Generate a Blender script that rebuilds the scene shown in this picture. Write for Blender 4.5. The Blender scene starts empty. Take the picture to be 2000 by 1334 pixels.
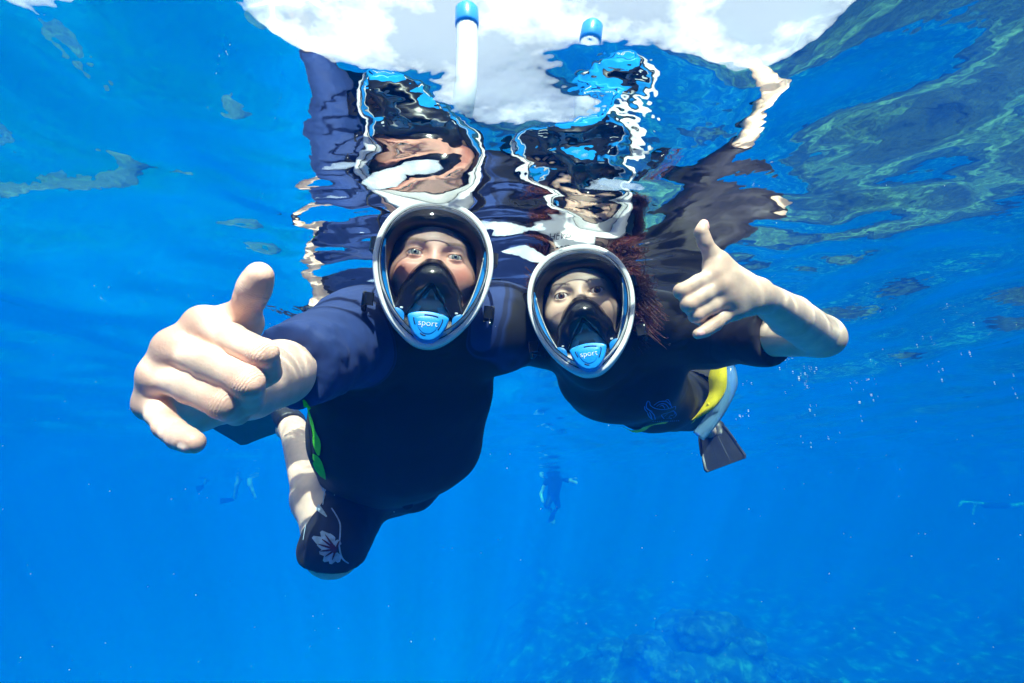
import bpy, bmesh, math, random
import numpy as np
from mathutils import Vector, Matrix
from mathutils.bvhtree import BVHTree

SC = bpy.context.scene
COL = SC.collection

# ------------------------------------------------------------------ camera
CAM_Z = -0.44                      # the lens sits this far under the mean water level (z = 0)
PITCH = math.radians(16.5)
FPX = 960.0                        # focal length in pixels of the 2000 px wide photograph
cam_data = bpy.data.cameras.new('camera')
cam_data.sensor_width = 36.0
cam_data.lens = FPX / 2000.0 * 36.0
cam_data.clip_start = 0.02
cam_data.clip_end = 2000.0
cam = bpy.data.objects.new('camera', cam_data)
COL.objects.link(cam)
cam.location = (0, 0, CAM_Z)
cam.rotation_euler = (math.radians(90) + PITCH, 0, 0)
SC.camera = cam

# ------------------------------------------------------------------ sky, sun, exposure
SUN_ELEV = math.radians(47.5)
SUN_AZ = math.radians(172)         # compass style from +Y towards +X: behind the camera, to its right
sun_dir = Vector((math.sin(SUN_AZ) * math.cos(SUN_ELEV), math.cos(SUN_AZ) * math.cos(SUN_ELEV), math.sin(SUN_ELEV)))
world = bpy.data.worlds.new('World')
SC.world = world
world.use_nodes = True
wn = world.node_tree.nodes; wl = world.node_tree.links
wn.clear()
w_out = wn.new('ShaderNodeOutputWorld')
w_bg = wn.new('ShaderNodeBackground'); w_bg.inputs['Strength'].default_value = 0.15
w_sky = wn.new('ShaderNodeTexSky'); w_sky.sky_type = 'NISHITA'; w_sky.sun_disc = False
w_sky.sun_elevation = SUN_ELEV; w_sky.sun_rotation = SUN_AZ
w_sky.altitude = 0.0; w_sky.air_density = 1.0; w_sky.dust_density = 4.0
w_tc = wn.new('ShaderNodeTexCoord')
w_map = wn.new('ShaderNodeMapping'); w_map.inputs['Scale'].default_value = (1.4, 2.2, 3.0)
w_no = wn.new('ShaderNodeTexNoise'); w_no.inputs['Scale'].default_value = 2.3; w_no.inputs['Detail'].default_value = 7; w_no.inputs['Roughness'].default_value = 0.62
w_cr = wn.new('ShaderNodeValToRGB'); w_cr.color_ramp.elements[0].position = 0.50; w_cr.color_ramp.elements[1].position = 0.70; w_cr.color_ramp.elements[0].color = (0.22, 0.22, 0.22, 1)
w_mix = wn.new('ShaderNodeMixRGB'); w_mix.inputs[2].default_value = (12.2, 12.0, 11.8, 1)
wl.new(w_tc.outputs['Generated'], w_map.inputs['Vector']); wl.new(w_map.outputs[0], w_no.inputs['Vector'])
wl.new(w_no.outputs['Fac'], w_cr.inputs[0]); wl.new(w_cr.outputs[0], w_mix.inputs[0])
wl.new(w_sky.outputs[0], w_mix.inputs[1]); wl.new(w_mix.outputs[0], w_bg.inputs['Color'])
wl.new(w_bg.outputs[0], w_out.inputs['Surface'])

sun_data = bpy.data.lights.new('sun', 'SUN')
sun_data.energy = 5.0; sun_data.angle = math.radians(0.53); sun_data.color = (1.0, 0.945, 0.85)
sun = bpy.data.objects.new('sun', sun_data); COL.objects.link(sun)
sun.rotation_euler = sun_dir.to_track_quat('Z', 'Y').to_euler()
sun.location = sun_dir * 20

SC.view_settings.view_transform = 'Standard'
SC.view_settings.look = 'None'
SC.view_settings.exposure = 0.72
SC.view_settings.gamma = 1.0
SC.view_settings.use_curve_mapping = False
SC.cycles.use_denoising = True
SC.cycles.adaptive_threshold = 0.03
SC.cycles.volume_bounces = 2
SC.cycles.max_bounces = 8
SC.cycles.transparent_max_bounces = 16
SC.cycles.glossy_bounces = 4
SC.cycles.sample_clamp_indirect = 6.0
SC.cycles.caustics_reflective = False
SC.cycles.caustics_refractive = False

def at(px, py, d):
    """world point at pixel (px, py) of the photograph, d metres along the lens axis"""
    a = (px - 1000.0) / FPX * d; b = (667.0 - py) / FPX * d
    return np.array([a, d * math.cos(PITCH) - b * math.sin(PITCH), CAM_Z + d * math.sin(PITCH) + b * math.cos(PITCH)])

# ------------------------------------------------------------------ helpers: objects and tags
def tag(o, label=None, cat=None, group=None, kind=None):
    if label: o['label'] = label
    if cat: o['category'] = cat
    if group: o['group'] = group
    if kind: o['kind'] = kind
    return o

def empty(name, loc=(0, 0, 0)):
    o = bpy.data.objects.new(name, None); COL.objects.link(o); o.location = loc
    o.empty_display_size = 0.1
    return o

def mesh_obj(name, verts, faces, mat=None, parent=None, smooth=True, attrs=None):
    me = bpy.data.meshes.new(name)
    verts = np.asarray(verts, dtype=np.float64)
    me.from_pydata(verts.tolist(), [], [list(map(int, f)) for f in faces])
    if attrs:
        for k, v in attrs.items():
            a = me.attributes.new(k, 'FLOAT', 'POINT'); a.data.foreach_set('value', np.asarray(v, dtype=np.float32))
    if smooth:
        me.polygons.foreach_set('use_smooth', [True] * len(me.polygons))
    me.update()
    o = bpy.data.objects.new(name, me); COL.objects.link(o)
    if mat: me.materials.append(mat)
    if parent is not None:
        o.parent = parent
        o.matrix_parent_inverse = Matrix.Translation(-Vector(parent.location)) if parent.type == 'EMPTY' else Matrix.Identity(4)
    return o

# ------------------------------------------------------------------ helpers: noise
_rng = np.random.RandomState(7)
_perm = np.concatenate([_rng.permutation(256)] * 3)
_grad = _rng.normal(size=(256, 3)); _grad /= np.linalg.norm(_grad, axis=1)[:, None]
def pnoise(p):
    p = np.asarray(p, dtype=np.float64)
    i = np.floor(p).astype(int); f = p - i; i &= 255
    u = f * f * f * (f * (f * 6 - 15) + 10)
    def g(dx, dy, dz):
        h = _perm[_perm[_perm[i[..., 0] + dx] + i[..., 1] + dy] + i[..., 2] + dz] & 255
        gr = _grad[h]
        return gr[..., 0] * (f[..., 0] - dx) + gr[..., 1] * (f[..., 1] - dy) + gr[..., 2] * (f[..., 2] - dz)
    def l(a, b, t): return a + (b - a) * t
    x0 = l(l(g(0,0,0), g(1,0,0), u[..., 0]), l(g(0,1,0), g(1,1,0), u[..., 0]), u[..., 1])
    x1 = l(l(g(0,0,1), g(1,0,1), u[..., 0]), l(g(0,1,1), g(1,1,1), u[..., 0]), u[..., 1])
    return l(x0, x1, u[..., 2])
def fbm(p, octv=4, gain=0.5, lac=2.03):
    p = np.asarray(p, dtype=np.float64); s = 0; a = 1.0
    for k in range(octv):
        s = s + a * pnoise(p + 17.3 * k); p = p * lac; a *= gain
    return s
def v3(*a): return np.array(a, dtype=np.float64)
def nrm(v):
    v = np.asarray(v, dtype=np.float64); return v / (np.linalg.norm(v) + 1e-12)
def lerp(a, b, t): return a + (b - a) * t
def smoothstep(a, b, x):
    t = np.clip((x - a) / (b - a), 0, 1); return t * t * (3 - 2 * t)

# ------------------------------------------------------------------ helpers: materials
def new_mat(name):
    m = bpy.data.materials.new(name); m.use_nodes = True
    m.node_tree.nodes.clear()
    out = m.node_tree.nodes.new('ShaderNodeOutputMaterial')
    return m, m.node_tree.nodes, m.node_tree.links, out
def noise_node(n, l, scale, detail=4, rough=0.55, vec=None, coord='Object'):
    t = n.new('ShaderNodeTexNoise'); t.inputs['Scale'].default_value = scale
    t.inputs['Detail'].default_value = detail; t.inputs['Roughness'].default_value = rough
    if vec is None:
        tc = n.new('ShaderNodeTexCoord'); vec = tc.outputs[coord]
    l.new(vec, t.inputs['Vector'])
    return t
def ramp(n, l, fac, stops, interp='LINEAR'):
    r = n.new('ShaderNodeValToRGB'); r.color_ramp.interpolation = interp
    el = r.color_ramp.elements
    while len(el) < len(stops): el.new(0.5)
    for e, (p, c) in zip(el, stops):
        e.position = p; e.color = (c[0], c[1], c[2], 1)
    l.new(fac, r.inputs[0])
    return r
def attr_node(n, name):
    a = n.new('ShaderNodeAttribute'); a.attribute_name = name; return a
def mixc(n, l, fac, a, b, mode='MIX'):
    m = n.new('ShaderNodeMixRGB'); m.blend_type = mode
    for i, v in ((0, fac), (1, a), (2, b)):
        if isinstance(v, (int, float)): m.inputs[i].default_value = v
        elif isinstance(v, tuple): m.inputs[i].default_value = (v[0], v[1], v[2], 1)
        else: l.new(v, m.inputs[i])
    return m
def bump(n, l, height, strength=0.3, dist=0.002):
    b = n.new('ShaderNodeBump'); b.inputs['Strength'].default_value = strength; b.inputs['Distance'].default_value = dist
    l.new(height, b.inputs['Height']); return b
def pbsdf(n, l, out, color=None, rough=0.5, spec=0.5):
    b = n.new('ShaderNodeBsdfPrincipled'); b.inputs['Roughness'].default_value = rough
    b.inputs['Specular IOR Level'].default_value = spec
    if isinstance(color, tuple): b.inputs['Base Color'].default_value = (color[0], color[1], color[2], 1)
    elif color is not None: l.new(color, b.inputs['Base Color'])
    l.new(b.outputs[0], out.inputs['Surface'])
    return b
def simple_mat(name, color, rough=0.5, spec=0.5, var=0.12, vscale=30, bump_s=0.0, bscale=200):
    m, n, l, out = new_mat(name)
    t = noise_node(n, l, vscale)
    c0 = tuple(max(0, c * (1 - var)) for c in color); c1 = tuple(min(1, c * (1 + var)) for c in color)
    r = ramp(n, l, t.outputs['Fac'], [(0.3, c0), (0.7, c1)])
    b = pbsdf(n, l, out, r.outputs[0], rough, spec)
    if bump_s > 0:
        t2 = noise_node(n, l, bscale, 2)
        b2 = bump(n, l, t2.outputs['Fac'], bump_s, 0.001); l.new(b2.outputs[0], b.inputs['Normal'])
    return m
# ------------------------------------------------------------------ sea surface, seen from below
WAVES = [(115.2, 3.4, 0.02257, 0.387),
         (114.3, 1.9, 0.01044, 0.766),
         (286.2, 1.25, 0.00661, 4.612),
         (199.0, 0.9, 0.00602, 4.958),
         (292.9, 0.9, 0.00375, 1.341),
         (8.7, 0.66, 0.00764, 0.71),
         (249.6, 0.66, 0.00457, 2.182),
         (333.9, 0.5, 0.00336, 4.149),
         (20.2, 0.5, 0.00504, 5.804),
         (323.9, 0.38, 0.00199, 4.333),
         (170.2, 0.38, 0.00241, 0.227),
         (138.4, 0.29, 0.00316, 2.388),
         (198.4, 0.29, 0.00332, 2.301),
         (246.1, 0.22, 0.00063, 1.453),
         (267.3, 0.22, 0.00083, 4.573),
         (94.0, 0.17, 0.00106, 1.972),
         (188.1, 0.17, 0.00099, 5.721)]   # direction (deg), wavelength (m), amplitude (m), phase
def wave_z(x, y):
    z = np.zeros_like(x)
    r = np.hypot(x, y)
    for a, lam, amp, ph in WAVES:
        k = 2 * math.pi / lam; c, s = math.cos(math.radians(a)), math.sin(math.radians(a))
        z += amp * np.exp(-(r / (26 * lam)) ** 2) * np.sin(k * (x * c + y * s) + ph)
    calm = 1 - .8 * np.exp(-(x ** 2 + (y - .02) ** 2) / .05)      # little slope straight above the lens
    z = z * calm
    # choppy water where the two heads and the arms break the surface
    for cx, cy, rr in ((-.13, .92, .30), (.13, 1.0, .30), (.55, .95, .25), (-.35, .75, .2)):
        w = np.exp(-((x - cx) ** 2 + (y - cy) ** 2) / rr ** 2)
        z += w * (.011 * pnoise(np.stack([x * 6, y * 13, 0 * x + 4.4], -1)) + .0068 * pnoise(np.stack([x * 14, y * 31, 0 * x + 7.7], -1)))
    # longer, flatter wavelets further out
    far = 1 - np.exp(-(r / 2.2) ** 2)
    z += far * np.exp(-(r / 26) ** 2) * (.030 * pnoise(np.stack([x * .55, y * 1.1, 0 * x + 1.3], -1)) + .010 * pnoise(np.stack([x * 1.6, y * 2.9, 0 * x + 6.1], -1)))
    return z
def graded(n, ext, near):
    t = np.linspace(-1, 1, n); b = math.asinh(ext / near)
    return near * np.sinh(b * t)
gx = graded(561, 420.0, 0.55); gy = graded(561, 420.0, 0.55) + 0.8
X, Y = np.meshgrid(gx, gy, indexing='xy')
Z = wave_z(X, Y)
nx = len(gx)
idx = np.arange(nx * nx).reshape(nx, nx)
quads = np.stack([idx[:-1, :-1], idx[:-1, 1:], idx[1:, 1:], idx[1:, :-1]], -1).reshape(-1, 4)
def grid_mesh(name, V, Q):
    me = bpy.data.meshes.new(name)
    me.vertices.add(len(V)); me.vertices.foreach_set('co', np.asarray(V, np.float32).ravel())
    me.loops.add(Q.size); me.loops.foreach_set('vertex_index', Q.astype(np.int32).ravel())
    me.polygons.add(len(Q)); me.polygons.foreach_set('loop_start', np.arange(0, Q.size, 4, dtype=np.int32))
    me.polygons.foreach_set('use_smooth', np.ones(len(Q), dtype=bool))
    me.update(calc_edges=True); me.validate()
    return me
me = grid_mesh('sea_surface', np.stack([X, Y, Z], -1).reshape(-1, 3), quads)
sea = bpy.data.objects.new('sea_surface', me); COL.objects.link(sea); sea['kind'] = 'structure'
m, n, l, out = new_mat('sea_surface_water')
tc = n.new('ShaderNodeTexCoord')
nz = noise_node(n, l, 22.0, 2, 0.5, tc.outputs['Object'])
bp = bump(n, l, nz.outputs['Fac'], 0.10, 0.01)
fr = n.new('ShaderNodeFresnel'); fr.inputs['IOR'].default_value = 1.333; l.new(bp.outputs[0], fr.inputs['Normal'])
tr = n.new('ShaderNodeBsdfTransparent')
# bright caustic net painted into the transparent colour (refraction is not traced for lamps)
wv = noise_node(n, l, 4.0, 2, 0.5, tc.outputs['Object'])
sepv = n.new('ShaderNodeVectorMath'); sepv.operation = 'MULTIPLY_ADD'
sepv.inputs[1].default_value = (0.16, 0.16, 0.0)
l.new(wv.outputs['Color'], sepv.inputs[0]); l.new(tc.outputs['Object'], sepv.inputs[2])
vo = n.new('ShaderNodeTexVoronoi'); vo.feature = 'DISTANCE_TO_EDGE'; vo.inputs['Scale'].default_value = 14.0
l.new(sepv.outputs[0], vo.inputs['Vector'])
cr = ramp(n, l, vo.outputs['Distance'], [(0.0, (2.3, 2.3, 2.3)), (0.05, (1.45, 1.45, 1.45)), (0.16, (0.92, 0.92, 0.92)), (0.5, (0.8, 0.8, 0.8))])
# painted net kept to patches placed so it falls on hand and arms
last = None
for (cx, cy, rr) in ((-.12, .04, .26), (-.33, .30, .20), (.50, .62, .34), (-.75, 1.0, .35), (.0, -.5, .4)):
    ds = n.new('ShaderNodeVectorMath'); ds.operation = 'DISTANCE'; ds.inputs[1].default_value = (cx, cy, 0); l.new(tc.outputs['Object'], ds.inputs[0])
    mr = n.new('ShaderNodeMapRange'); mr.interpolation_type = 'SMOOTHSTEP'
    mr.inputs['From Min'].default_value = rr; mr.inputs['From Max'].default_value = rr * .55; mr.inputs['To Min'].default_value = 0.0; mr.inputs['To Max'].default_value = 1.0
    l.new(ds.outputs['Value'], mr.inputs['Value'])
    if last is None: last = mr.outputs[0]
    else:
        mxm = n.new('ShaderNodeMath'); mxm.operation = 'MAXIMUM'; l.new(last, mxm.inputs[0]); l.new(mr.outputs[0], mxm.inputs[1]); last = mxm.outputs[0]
# further out, noise painted into the transparent colour throws slanting light shafts
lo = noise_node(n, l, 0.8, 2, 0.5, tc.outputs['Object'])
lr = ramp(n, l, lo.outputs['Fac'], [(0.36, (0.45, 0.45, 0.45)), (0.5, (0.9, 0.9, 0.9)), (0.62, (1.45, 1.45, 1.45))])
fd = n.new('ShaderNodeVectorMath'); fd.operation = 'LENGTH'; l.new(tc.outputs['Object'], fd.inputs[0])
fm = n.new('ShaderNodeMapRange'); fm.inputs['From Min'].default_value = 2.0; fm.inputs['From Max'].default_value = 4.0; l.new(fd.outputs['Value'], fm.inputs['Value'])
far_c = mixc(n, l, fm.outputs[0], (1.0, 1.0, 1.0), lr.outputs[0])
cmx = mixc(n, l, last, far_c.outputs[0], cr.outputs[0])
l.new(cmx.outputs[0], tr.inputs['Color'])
gl = n.new('ShaderNodeBsdfGlossy'); gl.inputs['Roughness'].default_value = 0.0; gl.inputs['Color'].default_value = (1, 1, 1, 1)
l.new(bp.outputs[0], gl.inputs['Normal'])
mx = n.new('ShaderNodeMixShader'); l.new(fr.outputs[0], mx.inputs[0]); l.new(tr.outputs[0], mx.inputs[1]); l.new(gl.outputs[0], mx.inputs[2])
l.new(mx.outputs[0], out.inputs['Surface'])
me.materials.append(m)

# ------------------------------------------------------------------ seabed: pale sand on the left, dark reef rising to the right
gx = graded(361, 420.0, 8.0); gy = graded(361, 420.0, 8.0) + 12
X, Y = np.meshgrid(gx, gy, indexing='xy')
def reef_mask(x, y):
    wob = 3.0 * fbm(np.stack([x * 0.13, y * 0.13, 0 * x + 1.5], -1), 3)
    return smoothstep(-7.0, 3.0, x + wob + 0.4)
def seabed_z(x, y):
    rm = reef_mask(x, y)
    z = -22.0 + 7.0 * rm + 0.5 * fbm(np.stack([x * 0.2, y * 0.2, 0 * x], -1), 3)
    hump = 5.6 + 1.2 * fbm(np.stack([x * 0.12, y * 0.12, 0 * x + 5], -1), 2)
    z += rm * (hump + 1.1 * np.abs(fbm(np.stack([x * 0.55, y * 0.55, 0 * x + 2], -1), 4)) + 0.22 * fbm(np.stack([x * 3.1, y * 3.1, 0 * x + 8], -1), 3))
    z += rm * 5.9 * np.exp(-((y - 4.5) / 5.5) ** 2)
    # the coral mound ahead, lower right of the picture
    z += 2.6 * np.exp(-(((x - 8.2) / 4.6) ** 2 + ((y - 24.0) / 4.0) ** 2)) * (1 + 0.25 * fbm(np.stack([x * 0.9, y * 0.9, 0 * x + 4], -1), 3))
    # single coral patch, mirrored in the surface at the upper left
    z = np.maximum(z, -24 + 18.6 * smoothstep(1.3, .4, np.hypot(x + 6.0, (y - 5.6) * 1.3)) + .7 * fbm(np.stack([x * 1.3, y * 1.3, 0 * x + 3], -1), 3))
    return z
Z = seabed_z(X, Y)
RM = np.clip(reef_mask(X, Y) + 0.5 * smoothstep(1.5, .7, np.hypot(X + 6.0, (Y - 5.6) * 1.3)) + 0.9 * np.exp(-(((X - 8.2) / 4.6) ** 2 + ((Y - 24) / 4.0) ** 2)), 0, 1)
nx = len(gx)
idx = np.arange(nx * nx).reshape(nx, nx)
quads = np.stack([idx[:-1, :-1], idx[:-1, 1:], idx[1:, 1:], idx[1:, :-1]], -1).reshape(-1, 4)
me = grid_mesh('seabed', np.stack([X, Y, Z], -1).reshape(-1, 3), quads)
a = me.attributes.new('reef', 'FLOAT', 'POINT'); a.data.foreach_set('value', RM.astype(np.float32).ravel())
seabed = bpy.data.objects.new('seabed', me); COL.objects.link(seabed); seabed['kind'] = 'structure'
m, n, l, out = new_mat('seabed_sand_and_reef')
at_ = attr_node(n, 'reef')
t1 = noise_node(n, l, 1.1, 6, 0.65); t2 = noise_node(n, l, 5.0, 5, 0.6)
sand = ramp(n, l, t2.outputs['Fac'], [(0.3, (0.30, 0.28, 0.23)), (0.7, (0.42, 0.39, 0.33))])
reef = ramp(n, l, t1.outputs['Fac'], [(0.36, (0.012, 0.02, 0.014)), (0.5, (0.035, 0.05, 0.025)), (0.58, (0.08, 0.13, 0.05)), (0.66, (0.20, 0.30, 0.13))])
mm = mixc(n, l, at_.outputs['Fac'], sand.outputs[0], reef.outputs[0])
b = pbsdf(n, l, out, mm.outputs[0], 0.9, 0.2)
bb = bump(n, l, t2.outputs['Fac'], 0.8, 0.15); l.new(bb.outputs[0], b.inputs['Normal'])
me.materials.append(m)

# ------------------------------------------------------------------ the blue body of water: one closed box of scattering medium
def box_mesh(name, lo, hi):
    v = [(x, y, z) for z in (lo[2], hi[2]) for y in (lo[1], hi[1]) for x in (lo[0], hi[0])]
    f = [(0, 2, 3, 1), (4, 5, 7, 6), (0, 1, 5, 4), (2, 6, 7, 3), (0, 4, 6, 2), (1, 3, 7, 5)]
    return v, f
v, f = box_mesh('haze', (-430, -430, -32), (430, 440, 1.2))
haze = mesh_obj('haze', v, f, None, None, smooth=False); haze['kind'] = 'stuff'
m, n, l, out = new_mat('blue_water_medium')
pv = n.new('ShaderNodeVolumePrincipled')
pv.inputs['Color'].default_value = (0.0, 0.082, 0.54, 1)
pv.inputs['Absorption Color'].default_value = (0.02, 0.45, 0.22, 1)
pv.inputs['Density'].default_value = 0.075
pv.inputs['Anisotropy'].default_value = -0.42
va = n.new('ShaderNodeVolumeAbsorption'); va.inputs['Color'].default_value = (0.0, 0.95, 1.0, 1); va.inputs['Density'].default_value = 0.05   # water swallows red
vs = n.new('ShaderNodeAddShader'); l.new(pv.outputs[0], vs.inputs[0]); l.new(va.outputs[0], vs.inputs[1])
l.new(vs.outputs[0], out.inputs['Volume'])
haze.data.materials.append(m)
# ------------------------------------------------------------------ signed-distance modelling on a grid -> one smooth continuous mesh
BIG = 1.0
class Field:
    def __init__(self, lo, hi, h):
        self.lo = np.asarray(lo, float); self.h = h
        self.n = np.ceil((np.asarray(hi, float) - self.lo) / h).astype(int) + 1
        self.d = np.full(tuple(self.n), BIG, dtype=np.float32)
    def sub(self, lo, hi, pad):
        i0 = np.clip(np.floor((lo - pad - self.lo) / self.h).astype(int), 0, self.n)
        i1 = np.clip(np.ceil((hi + pad - self.lo) / self.h).astype(int) + 1, 0, self.n)
        if np.any(i1 <= i0): return None, None
        ax = [self.lo[k] + self.h * np.arange(i0[k], i1[k]) for k in range(3)]
        P = np.stack(np.meshgrid(*ax, indexing='ij'), -1).astype(np.float32)
        return tuple(slice(i0[k], i1[k]) for k in range(3)), P
    def add(self, prim, k=0.01):
        f, lo, hi = prim
        s, P = self.sub(lo, hi, k + 3 * self.h)
        if s is None: return
        b = f(P); a = self.d[s]
        hh = np.clip(0.5 + 0.5 * (b - a) / k, 0, 1) * -1 + 1
        self.d[s] = a + (b - a) * hh - k * hh * (1 - hh)
    def cut(self, prim, k=0.004):
        f, lo, hi = prim
        s, P = self.sub(lo, hi, k + 3 * self.h)
        if s is None: return
        b = -f(P); a = self.d[s]
        hh = np.clip(0.5 + 0.5 * (b - a) / k, 0, 1)
        self.d[s] = a + (b - a) * hh + k * hh * (1 - hh)
    def mesh(self, smooth=1):
        return surface_net(self.d, self.lo, self.h, smooth)

def surface_net(d, lo, h, smooth=1):
    s = d < 0
    n = np.array(d.shape)
    c = np.zeros(tuple(n - 1), dtype=np.uint8)
    offs = [(i, j, k) for i in (0, 1) for j in (0, 1) for k in (0, 1)]
    def sl(a, o): return a[o[0]:n[0] - 1 + o[0], o[1]:n[1] - 1 + o[1], o[2]:n[2] - 1 + o[2]]
    for o in offs: c += sl(s, o)
    act = np.argwhere((c > 0) & (c < 8))
    if len(act) == 0: return np.zeros((0, 3)), np.zeros((0, 4), int)
    vid = np.full(tuple(n - 1), -1, dtype=np.int64)
    vid[act[:, 0], act[:, 1], act[:, 2]] = np.arange(len(act))
    pos = np.zeros((len(act), 3)); cnt = np.zeros(len(act))
    for o in offs:
        for ax in range(3):
            if o[ax]: continue
            o2 = list(o); o2[ax] = 1
            d0 = d[act[:, 0] + o[0], act[:, 1] + o[1], act[:, 2] + o[2]]
            d1 = d[act[:, 0] + o2[0], act[:, 1] + o2[1], act[:, 2] + o2[2]]
            cr = (d0 < 0) != (d1 < 0)
            t = np.where(cr, d0 / np.where(d0 - d1 == 0, 1, d0 - d1), 0)
            p = act + np.array(o); p = p.astype(float); p[:, ax] += t
            pos[cr] += p[cr]; cnt[cr] += 1
    V = lo + h * pos / cnt[:, None]
    F = []
    for ax in range(3):
        a0 = [slice(1, -1)] * 3; a0[ax] = slice(0, -1)
        b0 = [slice(1, -1)] * 3; b0[ax] = slice(1, None)
        sa, sb = s[tuple(a0)], s[tuple(b0)]
        for sgn, msk in ((0, sa & ~sb), (1, ~sa & sb)):
            e = np.argwhere(msk)
            if len(e) == 0: continue
            e = e + np.array([0 if k == ax else 1 for k in range(3)])
            u, w = (ax + 1) % 3, (ax + 2) % 3
            q = []
            for du, dw in ((-1, -1), (0, -1), (0, 0), (-1, 0)):
                g = e.copy(); g[:, u] += du; g[:, w] += dw
                q.append(vid[g[:, 0], g[:, 1], g[:, 2]])
            q = np.stack(q, -1)
            if sgn: q = q[:, ::-1]
            F.append(q)
    F = np.concatenate(F)
    F = F[(F >= 0).all(1)]
    for _ in range(smooth): V = laplace(V, F, 0.5)
    return V, F

def laplace(V, F, lam):
    acc = np.zeros_like(V); cn = np.zeros(len(V))
    for a, b in ((0, 1), (1, 2), (2, 3), (3, 0)):
        np.add.at(acc, F[:, a], V[F[:, b]]); np.add.at(cn, F[:, a], 1)
        np.add.at(acc, F[:, b], V[F[:, a]]); np.add.at(cn, F[:, b], 1)
    cn[cn == 0] = 1
    return V + lam * (acc / cn[:, None] - V)

def cone(a, b, ra, rb):
    a = np.asarray(a, np.float32); b = np.asarray(b, np.float32); ab = b - a; L = float(ab @ ab) + 1e-9; r = max(ra, rb)
    def f(P):
        q = P - a; t = np.clip((q @ ab) / L, 0, 1)
        q = q - t[..., None] * ab
        return np.sqrt((q * q).sum(-1)) - (ra + (rb - ra) * t)
    return f, np.minimum(a, b) - r, np.maximum(a, b) + r
def ball(c, r): return cone(c, np.asarray(c) + 1e-5, r, r)
def ell(c, axes, rad):
    c = np.asarray(c, np.float32); A = np.asarray(axes, np.float32); rad = np.asarray(rad, np.float32); m = float(rad.max())
    def f(P):
        q = (P - c) @ A.T
        k0 = np.sqrt(((q / rad) ** 2).sum(-1)); k1 = np.sqrt(((q / rad ** 2) ** 2).sum(-1)) + 1e-6
        return k0 * (k0 - 1) / k1
    return f, c - m, c + m
def ecap(a, b, side, ra, rb):
    """capsule with an elliptic cross-section: half widths ra = (across, deep) at a, rb at b"""
    a = np.asarray(a, np.float32); b = np.asarray(b, np.float32); ab = b - a; L = float(np.linalg.norm(ab)); w = ab / L
    u = np.asarray(side, np.float32); u = u - (u @ w) * w; u /= np.linalg.norm(u); v = np.cross(w, u)
    m = max(ra + rb)
    def f(P):
        q = P - a; z = q @ w; t = np.clip(z / L, 0, 1)
        rx = ra[0] + (rb[0] - ra[0]) * t; ry = ra[1] + (rb[1] - ra[1]) * t
        mn = np.minimum(rx, ry); zz = z - t * L
        k0 = np.sqrt(((q @ u) / rx) ** 2 + ((q @ v) / ry) ** 2 + (zz / mn) ** 2)
        k1 = np.sqrt(((q @ u) / rx ** 2) ** 2 + ((q @ v) / ry ** 2) ** 2 + (zz / mn ** 2) ** 2) + 1e-6
        return k0 * (k0 - 1) / k1
    return f, np.minimum(a, b) - m, np.maximum(a, b) + m
def half(p, nn, lo, hi):
    """everything on the side of plane (p, nn) that nn points to"""
    p = np.asarray(p, np.float32); nn = np.asarray(nrm(nn), np.float32)
    return (lambda P: -((P - p) @ nn)), np.asarray(lo, float), np.asarray(hi, float)
def grow(prim, t):
    f, lo, hi = prim
    return (lambda P: f(P) - t), lo - t, hi + t
def pbox(prims, pad):
    return np.min([p[1] for p, _ in prims], 0) - pad, np.max([p[2] for p, _ in prims], 0) + pad
def build(prims, h, pad=0.02, cuts=(), smooth=1, lo=None, hi=None):
    if lo is None: lo, hi = pbox(prims, pad)
    F = Field(lo, hi, h)
    for p, k in prims: F.add(p, k)
    for p, k in cuts: F.cut(p, k)
    return F.mesh(smooth)
def vnormals(V, F):
    nn = np.cross(V[F[:, 2]] - V[F[:, 0]], V[F[:, 3]] - V[F[:, 1]])
    N = np.zeros_like(V)
    for k in range(4): np.add.at(N, F[:, k], nn)
    return N / (np.linalg.norm(N, axis=1)[:, None] + 1e-12)
def dist_seg(V, a, b):
    a = np.asarray(a); b = np.asarray(b); ab = b - a
    t = np.clip(((V - a) @ ab) / (ab @ ab + 1e-9), 0, 1)
    return np.linalg.norm(V - a - t[:, None] * ab, axis=1), t
def join(*parts):
    """join (V, F, {attr}) triples into one mesh"""
    VS, FS, AT, o = [], [], {}, 0
    keys = set().union(*[p[2].keys() for p in parts])
    for V, F, A in parts:
        VS.append(V); FS.append(np.asarray(F) + o); o += len(V)
        for k in keys: AT.setdefault(k, []).append(np.asarray(A.get(k, np.zeros(len(V)))))
    return np.concatenate(VS), np.concatenate(FS), {k: np.concatenate(v) for k, v in AT.items()}
def sdf_obj(name, V, F, mat, parent, attrs=None):
    me = bpy.data.meshes.new(name)
    F = np.asarray(F)
    me.vertices.add(len(V)); me.vertices.foreach_set('co', np.asarray(V, np.float32).ravel())
    me.loops.add(F.size); me.loops.foreach_set('vertex_index', F.astype(np.int32).ravel())
    me.polygons.add(len(F)); me.polygons.foreach_set('loop_start', np.arange(0, F.size, F.shape[1], dtype=np.int32))
    me.polygons.foreach_set('use_smooth', np.ones(len(F), dtype=bool))
    for k, v in (attrs or {}).items():
        a = me.attributes.new(k, 'FLOAT', 'POINT'); a.data.foreach_set('value', np.asarray(v, np.float32))
    me.update(calc_edges=True); me.validate()
    o = bpy.data.objects.new(name, me); COL.objects.link(o)
    if mat is not None: me.materials.append(mat)
    if parent is not None:
        o.parent = parent; o.matrix_parent_inverse = Matrix.Translation(-Vector(parent.location)) if parent.type == 'EMPTY' else Matrix.Identity(4)
    return o
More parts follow.
